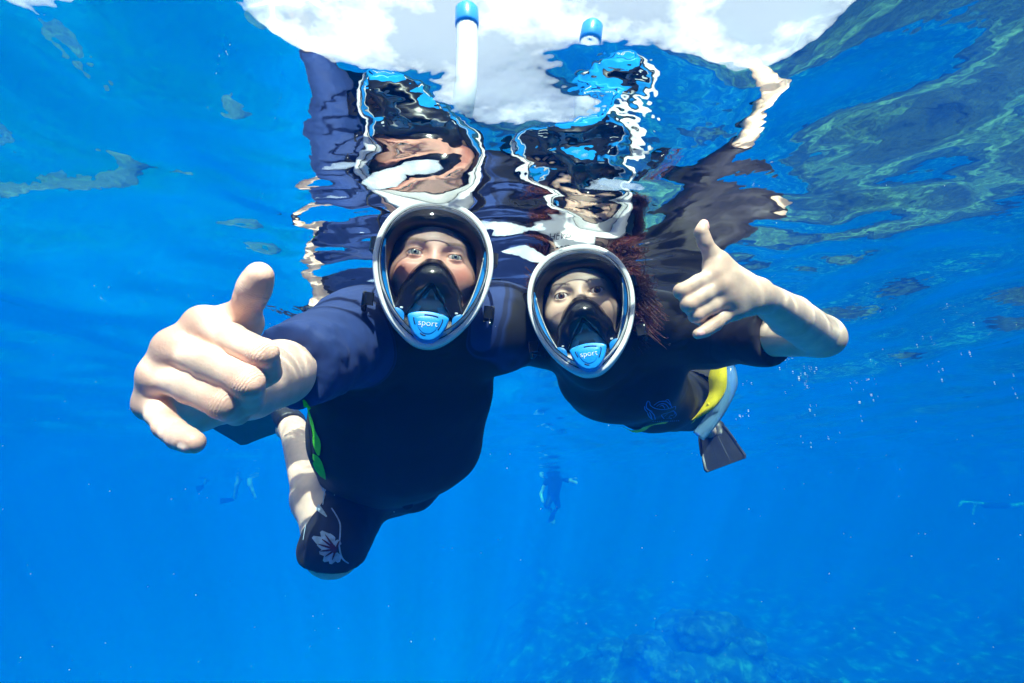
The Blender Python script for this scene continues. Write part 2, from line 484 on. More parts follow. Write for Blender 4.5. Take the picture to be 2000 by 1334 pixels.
# ------------------------------------------------------------------ materials of people and gear
def skin_mat(name, base, blush, brow, lip):
    m, n, l, out = new_mat(name)
    t = noise_node(n, l, 38.0, 5, 0.6); t2 = noise_node(n, l, 260.0, 3, 0.6)
    var = ramp(n, l, t.outputs['Fac'], [(0.30, tuple(c * 0.86 for c in base)), (0.70, tuple(min(1, c * 1.10) for c in base))])
    f = attr_node(n, 'blush')
    mb = n.new('ShaderNodeMath'); mb.operation = 'MULTIPLY'; l.new(f.outputs['Fac'], mb.inputs[0]); mb.inputs[1].default_value = 1.0
    c1 = mixc(n, l, mb.outputs[0], var.outputs[0], blush)
    fb = attr_node(n, 'brow')
    t3 = noise_node(n, l, 420.0, 2, 0.7)
    mm = n.new('ShaderNodeMath'); mm.operation = 'MULTIPLY'; l.new(fb.outputs['Fac'], mm.inputs[0])
    r3 = ramp(n, l, t3.outputs['Fac'], [(0.35, (0.35,) * 3), (0.6, (1, 1, 1))]); l.new(r3.outputs[0], mm.inputs[1])
    c2 = mixc(n, l, mm.outputs[0], c1.outputs[0], brow)
    fn = attr_node(n, 'nail')
    c3 = mixc(n, l, fn.outputs['Fac'], c2.outputs[0], lip)
    b = pbsdf(n, l, out, c3.outputs[0], 0.42, 0.4)
    b.inputs['Subsurface Weight'].default_value = 0.28
    b.inputs['Subsurface Radius'].default_value = (0.012, 0.005, 0.003)
    b.inputs['Subsurface Scale'].default_value = 0.5
    vo = n.new('ShaderNodeTexVoronoi'); vo.inputs['Scale'].default_value = 420.0
    tc = n.new('ShaderNodeTexCoord'); l.new(tc.outputs['Object'], vo.inputs['Vector'])
    ad = n.new('ShaderNodeMath'); ad.operation = 'ADD'; l.new(t2.outputs['Fac'], ad.inputs[0]); l.new(vo.outputs['Distance'], ad.inputs[1])
    bp = bump(n, l, ad.outputs[0], 0.10, 0.001)
    # wrinkles across the knuckles: 'wrk' is the phase along the finger, 'wrm' how strongly they show
    wk = attr_node(n, 'wrk'); wm = attr_node(n, 'wrm')
    nz = noise_node(n, l, 240.0, 2, 0.6); n8 = n.new('ShaderNodeMath'); n8.operation = 'MULTIPLY_ADD'; n8.inputs[1].default_value = 5.0; l.new(nz.outputs['Fac'], n8.inputs[0]); l.new(wk.outputs['Fac'], n8.inputs[2])
    sn = n.new('ShaderNodeMath'); sn.operation = 'SINE'; l.new(n8.outputs[0], sn.inputs[0])
    ab = n.new('ShaderNodeMath'); ab.operation = 'POWER'; ab.inputs[1].default_value = 2.0; l.new(sn.outputs[0], ab.inputs[0])
    ml = n.new('ShaderNodeMath'); ml.operation = 'MULTIPLY'; l.new(ab.outputs[0], ml.inputs[0]); l.new(wm.outputs['Fac'], ml.inputs[1])
    b3 = bump(n, l, ml.outputs[0], 0.32, 0.0014); l.new(bp.outputs[0], b3.inputs['Normal']); l.new(b3.outputs[0], b.inputs['Normal'])
    return m
M_SKIN_MAN = skin_mat('fair_skin', (0.76, 0.53, 0.43), (0.60, 0.23, 0.17), (0.30, 0.19, 0.10), (0.72, 0.52, 0.46))
M_SKIN_WOM = skin_mat('light_olive_skin', (0.74, 0.54, 0.42), (0.60, 0.33, 0.24), (0.012, 0.008, 0.007), (0.75, 0.45, 0.44))

def cloth_mat(name, dark, light_c, attr, weave=900.0, rough=0.75):
    m, n, l, out = new_mat(name)
    a = attr_node(n, attr)
    r = ramp(n, l, a.outputs['Fac'], [(0.49, (0, 0, 0)), (0.51, (1, 1, 1))])
    t = noise_node(n, l, 9.0, 4)
    v = ramp(n, l, t.outputs['Fac'], [(0.3, (0.8,) * 3), (0.7, (1.2,) * 3)])
    c = mixc(n, l, r.outputs[0], dark, light_c)
    c2 = mixc(n, l, 1.0, c.outputs[0], v.outputs[0], 'MULTIPLY')
    # the stitched seam shows as a thin darker line along the colour change
    sm = ramp(n, l, a.outputs['Fac'], [(0.505, (1, 1, 1)), (0.515, (0.35,) * 3), (0.535, (0.35,) * 3), (0.545, (1, 1, 1))])
    c3 = mixc(n, l, 1.0, c2.outputs[0], sm.outputs[0], 'MULTIPLY')
    b = pbsdf(n, l, out, c3.outputs[0], rough, 0.35)
    b.inputs['Sheen Weight'].default_value = 0.03; b.inputs['Sheen Roughness'].default_value = 0.5
    t2 = noise_node(n, l, weave, 2); bp = bump(n, l, t2.outputs['Fac'], 0.25, 0.0006); l.new(bp.outputs[0], b.inputs['Normal'])
    return m
M_VEST = cloth_mat('navy_and_black_lycra', (0.006, 0.007, 0.010), (0.014, 0.038, 0.155), 'navy')
M_SUIT = cloth_mat('black_neoprene', (0.008, 0.008, 0.011), (0.013, 0.011, 0.019), 'navy', 700.0, 0.6)
M_SHORTS = cloth_mat('black_board_shorts_cloth', (0.008, 0.009, 0.016), (0.05, 0.008, 0.012), 'navy')

def glassy(name, tint=(1, 1, 1), ior=1.35, haze_w=0.0, haze_c=(0.8, 0.85, 0.9), rough=0.02):
    """clear plastic: light goes straight through, the rest mirrors by Fresnel; haze_w adds a milky part"""
    m, n, l, out = new_mat(name)
    t = n.new('ShaderNodeBsdfTransparent'); t.inputs['Color'].default_value = (tint[0], tint[1], tint[2], 1)
    g = n.new('ShaderNodeBsdfGlossy'); g.inputs['Roughness'].default_value = rough
    f = n.new('ShaderNodeFresnel'); f.inputs['IOR'].default_value = ior
    geo = n.new('ShaderNodeNewGeometry')
    fl = n.new('ShaderNodeVectorMath'); fl.operation = 'SCALE'; l.new(geo.outputs['Normal'], fl.inputs[0])
    sg = n.new('ShaderNodeMath'); sg.operation = 'MULTIPLY_ADD'; sg.inputs[1].default_value = 0; sg.inputs[2].default_value = 1
    l.new(geo.outputs['Backfacing'], sg.inputs[0]); l.new(sg.outputs[0], fl.inputs['Scale'])
    lw = n.new('ShaderNodeLayerWeight'); lw.inputs['Blend'].default_value = 0.14
    mx = n.new('ShaderNodeMixShader'); l.new(lw.outputs['Fresnel'], mx.inputs[0]); l.new(t.outputs[0], mx.inputs[1]); l.new(g.outputs[0], mx.inputs[2])
    last = mx
    if haze_w > 0:
        d = n.new('ShaderNodeBsdfDiffuse'); d.inputs['Color'].default_value = (haze_c[0], haze_c[1], haze_c[2], 1)
        m2 = n.new('ShaderNodeMixShader'); m2.inputs[0].default_value = haze_w
        l.new(mx.outputs[0], m2.inputs[1]); l.new(d.outputs[0], m2.inputs[2]); last = m2
    l.new(last.outputs[0], out.inputs['Surface'])
    return m
M_LENS = glassy('clear_lens', (0.97, 0.98, 0.98))
M_BEZEL = glassy('clear_acrylic_edge', (0.9, 0.94, 0.96), haze_w=0.42, haze_c=(0.80, 0.84, 0.86))
M_MEMBRANE = simple_mat('frosted_silicone', (0.55, 0.57, 0.56), 0.35, 0.5, 0.25, 90)
M_WHITE = simple_mat('white_plastic', (0.88, 0.89, 0.89), 0.32, 0.5, 0.04, 40)
M_SILICONE = simple_mat('black_silicone', (0.008, 0.008, 0.010), 0.16, 0.6, 0.3, 40, 0.05, 60)
M_SKIRT = simple_mat('matt_black_silicone', (0.010, 0.011, 0.013), 0.35, 0.5, 0.3, 40)
M_BLUE = simple_mat('bright_blue_plastic', (0.012, 0.30, 0.86), 0.3, 0.5, 0.06, 60)
M_BLUE_PANEL = simple_mat('blue_plastic', (0.01, 0.22, 0.62), 0.3, 0.5, 0.1, 60)
M_DARKBLUE = simple_mat('dark_blue_slot', (0.004, 0.03, 0.12), 0.5, 0.3, 0.1, 60)
M_INK_WHITE = simple_mat('white_ink', (0.82, 0.84, 0.86), 0.5, 0.3, 0.03)
M_INK_BLACK = simple_mat('black_ink', (0.015, 0.015, 0.02), 0.5, 0.3, 0.05)
M_RUBBER = simple_mat('black_fin_rubber', (0.010, 0.012, 0.020), 0.45, 0.5, 0.25, 25, 0.15, 120)
M_GREEN = simple_mat('neon_green_cloth', (0.12, 0.78, 0.03), 0.7, 0.2, 0.12, 60)
M_YELLOW = simple_mat('yellow_foam', (0.80, 0.66, 0.02), 0.55, 0.3, 0.15, 50)
M_TUBEBLUE = glassy('clear_blue_vinyl', (0.55, 0.80, 0.95), haze_w=0.35, haze_c=(0.25, 0.52, 0.78), rough=0.08)
M_PRINT_BLUE = simple_mat('blue_suit_print', (0.10, 0.30, 0.75), 0.7, 0.2, 0.15, 80)
M_PETAL = simple_mat('pale_blue_flower_print', (0.42, 0.55, 0.68), 0.8, 0.2, 0.35, 60)
M_PETAL_RED = simple_mat('dark_red_flower_print', (0.09, 0.012, 0.02), 0.8, 0.2, 0.3, 60)
M_HAIR_RED = simple_mat('dark_red_hair', (0.10, 0.022, 0.015), 0.38, 0.5, 0.5, 25)
M_HAIR_MAN = simple_mat('light_brown_hair', (0.10, 0.065, 0.035), 0.45, 0.5, 0.4, 40)

def eye_mat(name, iris):
    m, n, l, out = new_mat(name)
    a = attr_node(n, 'radial')       # distance from the pupil centre, in iris radii
    wh = (0.62, 0.58, 0.56)
    r = ramp(n, l, a.outputs['Fac'], [(0.0, (0.004,) * 3), (0.19, (0.004,) * 3), (0.22, tuple(c * 1.2 for c in iris)), (0.44, iris), (0.50, tuple(c * 0.3 for c in iris)), (0.55, wh), (1.0, (0.55, 0.42, 0.40))])
    b = pbsdf(n, l, out, r.outputs[0], 0.06, 0.6)
    return m
M_EYE_GREY = eye_mat('grey_eye', (0.16, 0.18, 0.17))
M_EYE_BROWN = eye_mat('brown_eye', (0.075, 0.030, 0.014))
# ------------------------------------------------------------------ full-face snorkel mask, built in its own frame: x right, y up, z out of the face
MW = 0.101                                  # half width of the rim
_half = [(0, 1.29), (.44, 1.205), (.76, .96), (.94, .62), (1.0, .25), (.965, -.12), (.855, -.48), (.665, -.83), (.42, -1.10), (.20, -1.25), (0, -1.29)]
_egg = np.array(_half + [(-x, y) for x, y in _half[-2:0:-1]])
def catmull(P, m, closed=True):
    P = np.asarray(P, float); k = len(P); out = []
    segs = k if closed else k - 1
    for i in range(segs):
        if closed: p0, p1, p2, p3 = P[(i - 1) % k], P[i], P[(i + 1) % k], P[(i + 2) % k]
        else: p0, p1, p2, p3 = P[max(i - 1, 0)], P[i], P[i + 1], P[min(i + 2, k - 1)]
        for j in range(m):
            t = j / m
            out.append(0.5 * (2 * p1 + (p2 - p0) * t + (2 * p0 - 5 * p1 + 4 * p2 - p3) * t ** 2 + (3 * p1 - p0 - 3 * p2 + p3) * t ** 3))
    if not closed: out.append(P[-1])
    return np.array(out)
EGG = catmull(_egg, 6) * MW                 # 120 points, clockwise from the top
NE = len(EGG)
_open_half = [(0, .93), (.42, .86), (.67, .62), (.76, .28), (.77, 0), (.67, -.30), (.45, -.60), (.2, -.74), (0, -.78)]
OPEN = catmull(np.array(_open_half + [(-x, y) for x, y in _open_half[-2:0:-1]]), 8) * MW
# resample the opening to as many points as the rim
_ti = np.linspace(0, len(OPEN), NE, endpoint=False)
_oc = np.vstack([OPEN, OPEN[:1]])
OPEN = np.stack([np.interp(_ti, np.arange(len(_oc)), _oc[:, k]) for k in (0, 1)], -1)

def loft(rings, close_first=False, close_last=False, wrap=True):
    """rings: list of (N,3) loops"""
    V = np.concatenate(rings); N = len(rings[0]); F = []
    for r in range(len(rings) - 1):
        for i in range(N if wrap else N - 1):
            j = (i + 1) % N
            F.append((r * N + i, r * N + j, (r + 1) * N + j, (r + 1) * N + i))
    V = list(V)
    for flag, r in ((close_first, 0), (close_last, len(rings) - 1)):
        if flag:
            c = len(V); V.append(np.mean(rings[r], 0))
            for i in range(N):
                j = (i + 1) % N
                F.append((r * N + j, r * N + i, c) if r == 0 else (r * N + i, r * N + j, c))
    return np.array(V), F
def ring(s, z, base=EGG):
    s2 = (s, s) if np.isscalar(s) else s
    return np.column_stack([base[:, 0] * s2[0], base[:, 1] * s2[1], np.full(len(base), z)])
def tube(path, rad, nseg=12, cap=True, flat=None):
    path = np.asarray(path, float); R = np.broadcast_to(np.asarray(rad, float), (len(path),)) if np.ndim(rad) <= 1 else rad
    rings = []; T = np.gradient(path, axis=0); prev = None
    for i, p in enumerate(path):
        t = nrm(T[i])
        if prev is None: u = np.cross(t, [0, 0, 1.0]) if abs(t[2]) < .9 else np.cross(t, [1.0, 0, 0])
        else: u = prev - (prev @ t) * t
        u = nrm(u); prev = u; w = np.cross(t, u)
        a = np.linspace(0, 2 * math.pi, nseg, endpoint=False)
        rings.append(p + R[i] * (np.cos(a)[:, None] * u + np.sin(a)[:, None] * w))
    return loft(rings, cap, cap)
def subdiv_path(P, m): return catmull(P, m, closed=False)

def pill(poly, z0, z1, bev=0.0012, base=True):
    """thick plate from a closed 2-D outline with a rounded front edge"""
    poly = np.asarray(poly); c = poly.mean(0)
    L = np.linalg.norm(poly - c, axis=1).mean()
    def rg(off, z): return np.column_stack([c + (poly - c) * (1 - off / L), np.full(len(poly), z)])
    return loft([rg(0, z0), rg(0, z1 - bev), rg(bev * .3, z1 - bev * .3), rg(bev, z1)], False, True)
def round_poly(pts, m=8): return catmull(pts, m)

def text_mesh(s, size):
    cu = bpy.data.curves.new('lettering', 'FONT'); cu.body = s; cu.size = size; cu.align_x = 'CENTER'; cu.align_y = 'CENTER'
    cu.extrude = 0.0004; cu.resolution_u = 3; cu.offset = -size * 0.012
    o = bpy.data.objects.new('lettering', cu); COL.objects.link(o)
    dg = bpy.context.evaluated_depsgraph_get(); me = bpy.data.meshes.new_from_object(o.evaluated_get(dg))
    V = np.array([v.co[:] for v in me.vertices]); F = [tuple(p.vertices) for p in me.polygons]
    bpy.data.objects.remove(o); bpy.data.curves.remove(cu); bpy.data.meshes.remove(me)
    return V, F

def make_mask(C, R, label, snorkel_pts, brand=False, strap_side=1):
    """C: rim centre, R: 3x3 with columns x, y, z of the mask frame"""
    root = empty('snorkel_mask', C)
    tag(root, label, 'snorkel mask', 'full face snorkel masks')
    def put(name, V, F, mat, parent=root, smooth=True):
        W = np.asarray(V) @ R.T + C
        me = bpy.data.meshes.new(name); me.from_pydata(W.tolist(), [], [list(map(int, f)) for f in F])
        if smooth: me.polygons.foreach_set('use_smooth', [True] * len(me.polygons))
        me.update(); o = bpy.data.objects.new(name, me); COL.objects.link(o); me.materials.append(mat)
        o.parent = parent
        o.matrix_parent_inverse = Matrix.Translation(-Vector(C)) if parent is root else Matrix.Identity(4)
        return o
    # rim
    V, F = loft([ring(.93, -.014), ring(.95, -.012), ring(1.0, -.024), ring(1.010, -.006), ring(1.010, .003), ring(1.0, .0085), ring(.985, .0105), ring(.935, .0108), ring(.922, .009), ring(.915, .004), ring(.910, -.008)])
    fr = put('frame', V, F, M_WHITE)
    # pale side shell running back to the face
    V, F = loft([ring(.985, -.012), ring(.96, -.045), ring((.86, .9), -.075), ring((.84, .88), -.075), ring(.94, -.045), ring(.955, -.016)])
    put('shell', V, F, M_SKIRT)
    # bezel and lens
    V, F = loft([ring(.916, .003), ring(.900, .012), ring(.875, .020), ring(.862, .0235)])
    put('bezel', V, F, M_BEZEL)
    V, F = loft([ring(.862, .0235), ring(.845, .0258), ring(.7, .031), ring(.5, .0352), ring(.25, .0378)], False, True)
    put('lens', V, F, M_LENS)
    for s, z, rr in ((.912, .0062, .0011), (.866, .0232, .0009)):
        V, F = tube(np.vstack([ring(s, z), ring(s, z)[:1]]), rr, 6, False); put('gasket', V, F, M_SKIRT)
    # black skirt between lens and face opening
    op = lambda s, z: np.column_stack([OPEN * s, np.full(NE, z)])
    V, F = loft([ring(.925, -.006), ring(.86, -.004), lerp(ring(.84, -.004), op(1.12, -.010), .5), op(1.08, -.012), op(1.0, -.020), op(.99, -.032)])
    put('skirt', V, F, M_SKIRT)
    # blue panels at the sides of the skirt with a pale edge
    for sgn in (-1, 1):
        sel = [i for i in range(NE) if sgn * EGG[i, 0] > 0 and -1.02 * MW < EGG[i, 1] < 0.62 * MW]
        sel.sort(key=lambda i: -EGG[i, 1])
        wfac = np.array([math.sin(math.pi * (k + .5) / len(sel)) ** .5 for k in range(len(sel))])
        A = np.array([[EGG[i, 0] * .905, EGG[i, 1] * .905, 0.001] for i in sel])
        B = np.array([[EGG[i, 0] * (.905 - .12 * w), EGG[i, 1] * (.905 - .09 * w), 0.0005] for i, w in zip(sel, wfac)])
        D = B + np.array([0, 0, -.006])
        V, F = loft([A, B, D], wrap=False); sp = put('side_panel', V, F, M_BLUE_PANEL)
        V, F = tube(B[2:-2] + np.array([0, 0, .0012]), .0011, 6); put('panel_edge', V, F, M_MEMBRANE, sp)
    # nose pocket: black arch over nose and mouth
    P = [(ell((0, -.014, -.030), np.eye(3), (.044, .041, .046)), .01),
         (cone((0, .024, -.020), (0, -.014, -.004), .011, .019), .022),
         (cone((-.005, -.012, -.008), (-.040, -.034, -.018), .017, .012), .02),
         (cone((.005, -.012, -.008), (.040, -.034, -.018), .017, .012), .02),
         (cone((-.036, -.032, -.014), (-.058, -.084, -.010), .012, .009), .012),
         (cone((.036, -.032, -.014), (.058, -.084, -.010), .012, .009), .012),
         (cone((-.022, -.022, -.004), (-.036, -.080, -.008), .006, .005), .012),
         (cone((.022, -.022, -.004), (.036, -.080, -.008), .006, .005), .012)]
    ca, sa = math.cos(.60), math.sin(.60)
    def wedge(Q): return np.maximum(np.abs(Q[..., 0]) * ca + (Q[..., 1] + .021) * sa, -.028 - Q[..., 2])
    V, F = build(P, .0018, .008, [((wedge, np.array([-.07, -.11, -.03]), np.array([.07, -.02, .03])), .004)], 1)
    npk = put('nose_pocket', V, F, M_SILICONE)
    rs = random.Random(5 if strap_side > 0 else 9)
    for sgn in (-1, 1):                      # little moulded clips on the pocket
        for (x, y) in ((.036, -.040), (.046, -.066)):
            V, F = pill(round_poly(np.array([(-.0022, -.0014), (.0022, -.0014), (.0022, .0014), (-.0022, .0014)]) + np.array([sgn * x, y]), 3), -.006, -.002 + .001 * rs.random(), .0005)
            put('clip', V, F, M_MEMBRANE, npk)
    # frosted membranes seen through the arch
    for sgn, pts in ((-1, [(-.004, -.030), (-.016, -.044), (-.040, -.070), (-.036, -.076), (-.022, -.073), (-.012, -.052)]), (1, [(.005, -.032), (.014, -.042), (.034, -.068), (.038, -.079), (.026, -.080), (.014, -.060)])):
        V, F = pill(round_poly(np.array(pts), 4), -.019, -.0145, .001)
        put('membrane', V, F, M_MEMBRANE)
    # exhale valve: rounded blue triangle with slots and lettering
    tri = round_poly(np.array([(-.030, .017), (-.016, .0215), (0, .023), (.016, .0215), (.030, .017), (.0325, .010), (.024, -.010), (.012, -.0225), (0, -.0255), (-.012, -.0225), (-.024, -.010), (-.0325, .010)]), 5)
    vc = np.array([0, -.100])
    V, F = pill(tri + vc, .006, .0385, .003); va = put('exhale_valve', V, F, M_BLUE)
    inner = (tri - tri.mean(0)) * np.array([.70, .70]) + tri.mean(0) + vc
    seg = np.vstack([inner, inner[:1]])
    nn_ = len(inner)
    for a0, a1 in ((.02, .20), (.22, .31), (.36, .46), (.54, .64), (.69, .78), (.80, .98)):
        ii = np.arange(int((a0 + .33) * nn_), int((a1 + .33) * nn_)) % nn_
        if len(ii) < 2: continue
        if not ((a0, a1) in ((.22, .31), (.69, .78))):
            V, F = tube(np.column_stack([inner[ii], np.full(len(ii), .0384)]), .0011, 6); put('slot', V, F, M_DARKBLUE, va)
    plate = (tri - tri.mean(0)) * .60 + tri.mean(0) + vc
    V, F = pill(plate, .037, .0397, .0008); put('valve_plate', V, F, M_BLUE, va)
    V, F = text_mesh('sport', .0145)
    put('lettering', V + np.array([0, -.0972, .0401]), F, M_INK_WHITE, va, False)
    # trapped water drops and bubbles on the inside
    rd = random.Random(12 + strap_side); P0 = []
    for _ in range(46):
        x, y = rd.gauss(0, .030), rd.uniform(-.075, .06); r_ = rd.uniform(.0004, .0011)
        P0.append((x, y, .0285 - 2.2 * (x * x + y * y * .6) , r_))
    bmi = bmesh.new(); bmesh.ops.create_icosphere(bmi, subdivisions=1, radius=1.0)
    Pi = np.array([v.co[:] for v in bmi.verts]); Fi = [tuple(v.index for v in f.verts) for f in bmi.faces]; bmi.free()
    V = np.concatenate([Pi * p[3] * np.array([1, 1, .5]) + np.array(p[:3]) for p in P0]); F = [tuple(i + k * len(Pi) for i in f) for k in range(len(P0)) for f in Fi]
    dr = put('droplets', V, F, M_LENS); dr['kind'] = 'stuff'
    # lower corner brackets beside the valve
    for sgn in (-1, 1):
        pts = np.array([(sgn * .040, -.078), (sgn * .052, -.070), (sgn * .058, -.076), (sgn * .042, -.098)])
        V, F = pill(round_poly(pts, 4), .002, .012, .001); put('bracket', V, F, M_BLUE_PANEL)
    # top hub that carries the snorkel
    hub = [(ecap((-.030, .128, -.030), (.030, .128, -.030), (0, 1, 0), (.012, .022), (.012, .022)), .01), (cone((0, .125, -.035), (0, .150, -.055), .020, .017), .015)]
    V, F = build(hub, .003, .01, (), 1); hb = put('snorkel_hub', V, F, M_WHITE)
    # snorkel: flattened white tube with a blue cap
    S = subdiv_path(np.array(snorkel_pts), 6)
    def putw(name, V, F, mat, parent=root): return put(name, (np.asarray(V) - C) @ R, F, mat, parent)
    rr = np.linspace(.021, .019, len(S))
    V, F = tube(S, rr, 16); sn = putw('snorkel_tube', V, F, M_WHITE)
    d = nrm(S[-1] - S[-2])
    V, F = tube(np.array([S[-1] - d * .004, S[-1] + d * .002, S[-1] + d * .028, S[-1] + d * .036]), [.0205, .0215, .0205, .013], 16); putw('snorkel_cap', V, F, M_BLUE)
    if brand:
        V, F = text_mesh('HEAD', .016)
        th = -0.9
        V2 = np.column_stack([V[:, 0] - .012, V[:, 1] * math.cos(th) - V[:, 2] * math.sin(th), V[:, 1] * math.sin(th) + V[:, 2] * math.cos(th)])
        put('lettering', V2 + np.array([-.012, .1385, -.0065]), F, M_INK_BLACK, hb, False)
    # straps: upper pair and lower pair running back round the head
    for sgn in (-1, 1):
        for y0 in (.045, -.055):
            p = subdiv_path(np.array([(sgn * .094, y0, -.012), (sgn * .112, y0 + .004, -.028), (sgn * .108, y0 + .012, -.085), (sgn * .085, y0 + .022, -.165), (0, y0 + .03, -.225)]), 5)
            T = np.gradient(p, axis=0); rings = []
            for q, t in zip(p, T):
                t = nrm(t); up = np.array([0, 1.0, 0]); sd = nrm(np.cross(t, up))
                rings.append(np.array([q + up * .011 + sd * .0015, q - up * .011 + sd * .0015, q - up * .011 - sd * .0015, q + up * .011 - sd * .0015]))
            V, F = loft(rings, True, True); st = put('strap', V, F, M_SKIRT, root, False)
        pts = round_poly(np.array([(-.010, -.014), (.010, -.014), (.012, .014), (-.012, .014)]), 5)
        V, F = pill(pts, 0, .006, .002)
        V = np.column_stack([sgn * (.108 + V[:, 2]), V[:, 1] - .055, -.034 + V[:, 0]]); put('buckle', V, F if sgn > 0 else [f[::-1] for f in F], M_SILICONE)
    return root
# ------------------------------------------------------------------ heads
def head_frame(px, py, d, roll, yaw=0.0, pitch=0.0):
    C = at(px, py, d); z = nrm(at(1000, 667, 0.0) - C)
    up = np.array([0, -math.sin(PITCH), math.cos(PITCH)])
    x = nrm(np.cross(up, z)); y = np.cross(z, x)
    c, s = math.cos(roll), math.sin(roll)
    x, y = c * x + s * y, -s * x + c * y
    c, s = math.cos(yaw), math.sin(yaw)
    x, z = c * x - s * z, s * x + c * z
    c, s = math.cos(pitch), math.sin(pitch)
    y, z = c * y + s * z, -s * y + c * z
    return C, np.stack([x, y, z], -1)

EYE_X, EYE_Y, EYE_Z = .0325, .040, -.047   # before the face is moved up to the lens
HEAD_TILT = -18
FACE_FWD = np.array([0, 0, .016])
FACE_S = 1.09
def make_head(C, R, woman=False, ex=EYE_X, lid=.0064):
    """face and skull; returns world verts, faces, attributes"""
    ey, ez = EYE_Y, EYE_Z
    s = .95 if woman else 1.0
    I = np.eye(3)
    P = [(ell((0, .045, -.130), I, (.078 * s, .103, .100)), .01),
         (ell((0, -.004, -.088), I, (.072 * s, .084, .050)), .03),
         (ell((0, -.066, -.084), I, (.042 * s, .026, .034)), .03),
         (cone((-.036, .060, -.049), (.036, .060, -.049), .0115 if not woman else .009, .0115 if not woman else .009), .018),
         (cone((0, .046, -.043), (0, .004, -.018), .0075, .012), .014),
         (ball((-.012, -.002, -.034), .010), .01), (ball((.012, -.002, -.034), .010), .01),
         (ball((-.044, .008, -.057), .021), .022), (ball((.044, .008, -.057), .021), .022),
         (cone((-.018, -.040, -.036), (.018, -.040, -.036), .006, .006), .012), (cone((-.016, -.050, -.037), (.016, -.050, -.037), .007, .007), .012)]
    F = Field((-.1, -.13, -.25), (.1, .165, .01), .0017)
    for p, k in P: F.add(p, k)
    for sg in (-1, 1): F.cut(ell((sg * ex, ey, -.030), I, (.021, .0135, .0125)), .010)
    for sg in (-1, 1): F.add(ball((sg * ex, ey, ez), .0142), .0035)
    for sg in (-1, 1):                      # upper lid fold, then the opening between the lids
        F.cut(cone((sg * (ex - .013), ey + .0095, ez + .012), (sg * (ex + .014), ey + .0085, ez + .009), .0008, .0008), .002)
        F.cut(ell((sg * ex, ey - .0005, ez + .012), I, (.0132, lid, .013)), .0012)
    F.cut(half((0, -.072, -.08), (0, -1, .25), (-.1, -.13, -.17), (.1, -.03, .0)), .02)
    F.add(cone((0, -.03, -.13), (0, -.06, -.20), .048 * s, .050 * s), .03)
    V, Q = F.mesh(1)
    A = {}
    ax = np.abs(V[:, 0])
    bl = .75 * np.exp(-(((ax - .046) / .022) ** 2 + ((V[:, 1] - .008) / .020) ** 2)) * (V[:, 2] > -.1) + .5 * np.exp(-((ax / .012) ** 2 + ((V[:, 1] - .01) / .03) ** 2)) * (V[:, 2] > -.06)
    bl += .35 * np.exp(-(((ax - ex) / .022) ** 2 + ((V[:, 1] - ey) / .012) ** 2))
    A['blush'] = np.clip((.30 if not woman else .12) + bl * (.6 if woman else 1.0), 0, 1)
    # eyebrows: an arched band over each eye
    t = (ax - .014) / .040
    by = ey + (.0165 if woman else .0170) + (.0075 if woman else .004) * np.sin(np.clip(t, 0, 1) * 2.4)
    th = (.0032 if woman else .0042) * np.sqrt(np.clip(1.15 - t, 0.02, 1))
    br = smoothstep(1.0, .45, np.abs(V[:, 1] - by) / th) * smoothstep(-.06, .08, t) * smoothstep(1.08, .92, t) * (V[:, 2] > -.09)
    # lashes: dark edge of the upper lid
    ra = np.sqrt(((ax - ex) / .0138) ** 2 + ((V[:, 1] - ey) / (lid + .0012)) ** 2)
    la = smoothstep(1.45, 1.05, ra) * (V[:, 1] > ey - .001) * (V[:, 2] > ez + .004)
    A['brow'] = np.clip(br * (.95 if woman else .8) + la * (.95 if woman else .35), 0, 1)
    A['nail'] = np.zeros(len(V))
    V[:, :2] = (V[:, :2] - v3(0, .03)) * FACE_S + v3(0, .03)
    return (V + FACE_FWD) @ R.T + C, Q, A

def make_eye(C, R, sg, mat, parent, look, ex=EYE_X):
    c = np.array([sg * ex, EYE_Y, EYE_Z]); r = .0128
    us, vs = 24, 16
    d = nrm(look); u = nrm(np.cross([0, 1, 0], d)); w = np.cross(d, u)
    V, rad, F = [], [], []
    for i in range(vs + 1):
        th = math.pi * (i / vs) ** 1.5 if i < vs else math.pi
        for j in range(us):
            ph = 2 * math.pi * j / us
            V.append(c + r * (math.cos(th) * d * (1.0 + .05 * math.exp(-(th / .4) ** 2)) + math.sin(th) * (math.cos(ph) * u + math.sin(ph) * w)))
            rad.append(min(1.0, th / .50 * .5))
    for i in range(vs):
        for j in range(us):
            F.append((i * us + j, (i + 1) * us + j, (i + 1) * us + (j + 1) % us, i * us + (j + 1) % us))
    V = np.array(V); V[:, :2] = (V[:, :2] - v3(0, .03)) * FACE_S + v3(0, .03)
    V = (V + FACE_FWD) @ R.T + C
    return mesh_obj('eye', V, F, mat, parent, True, {'radial': rad})

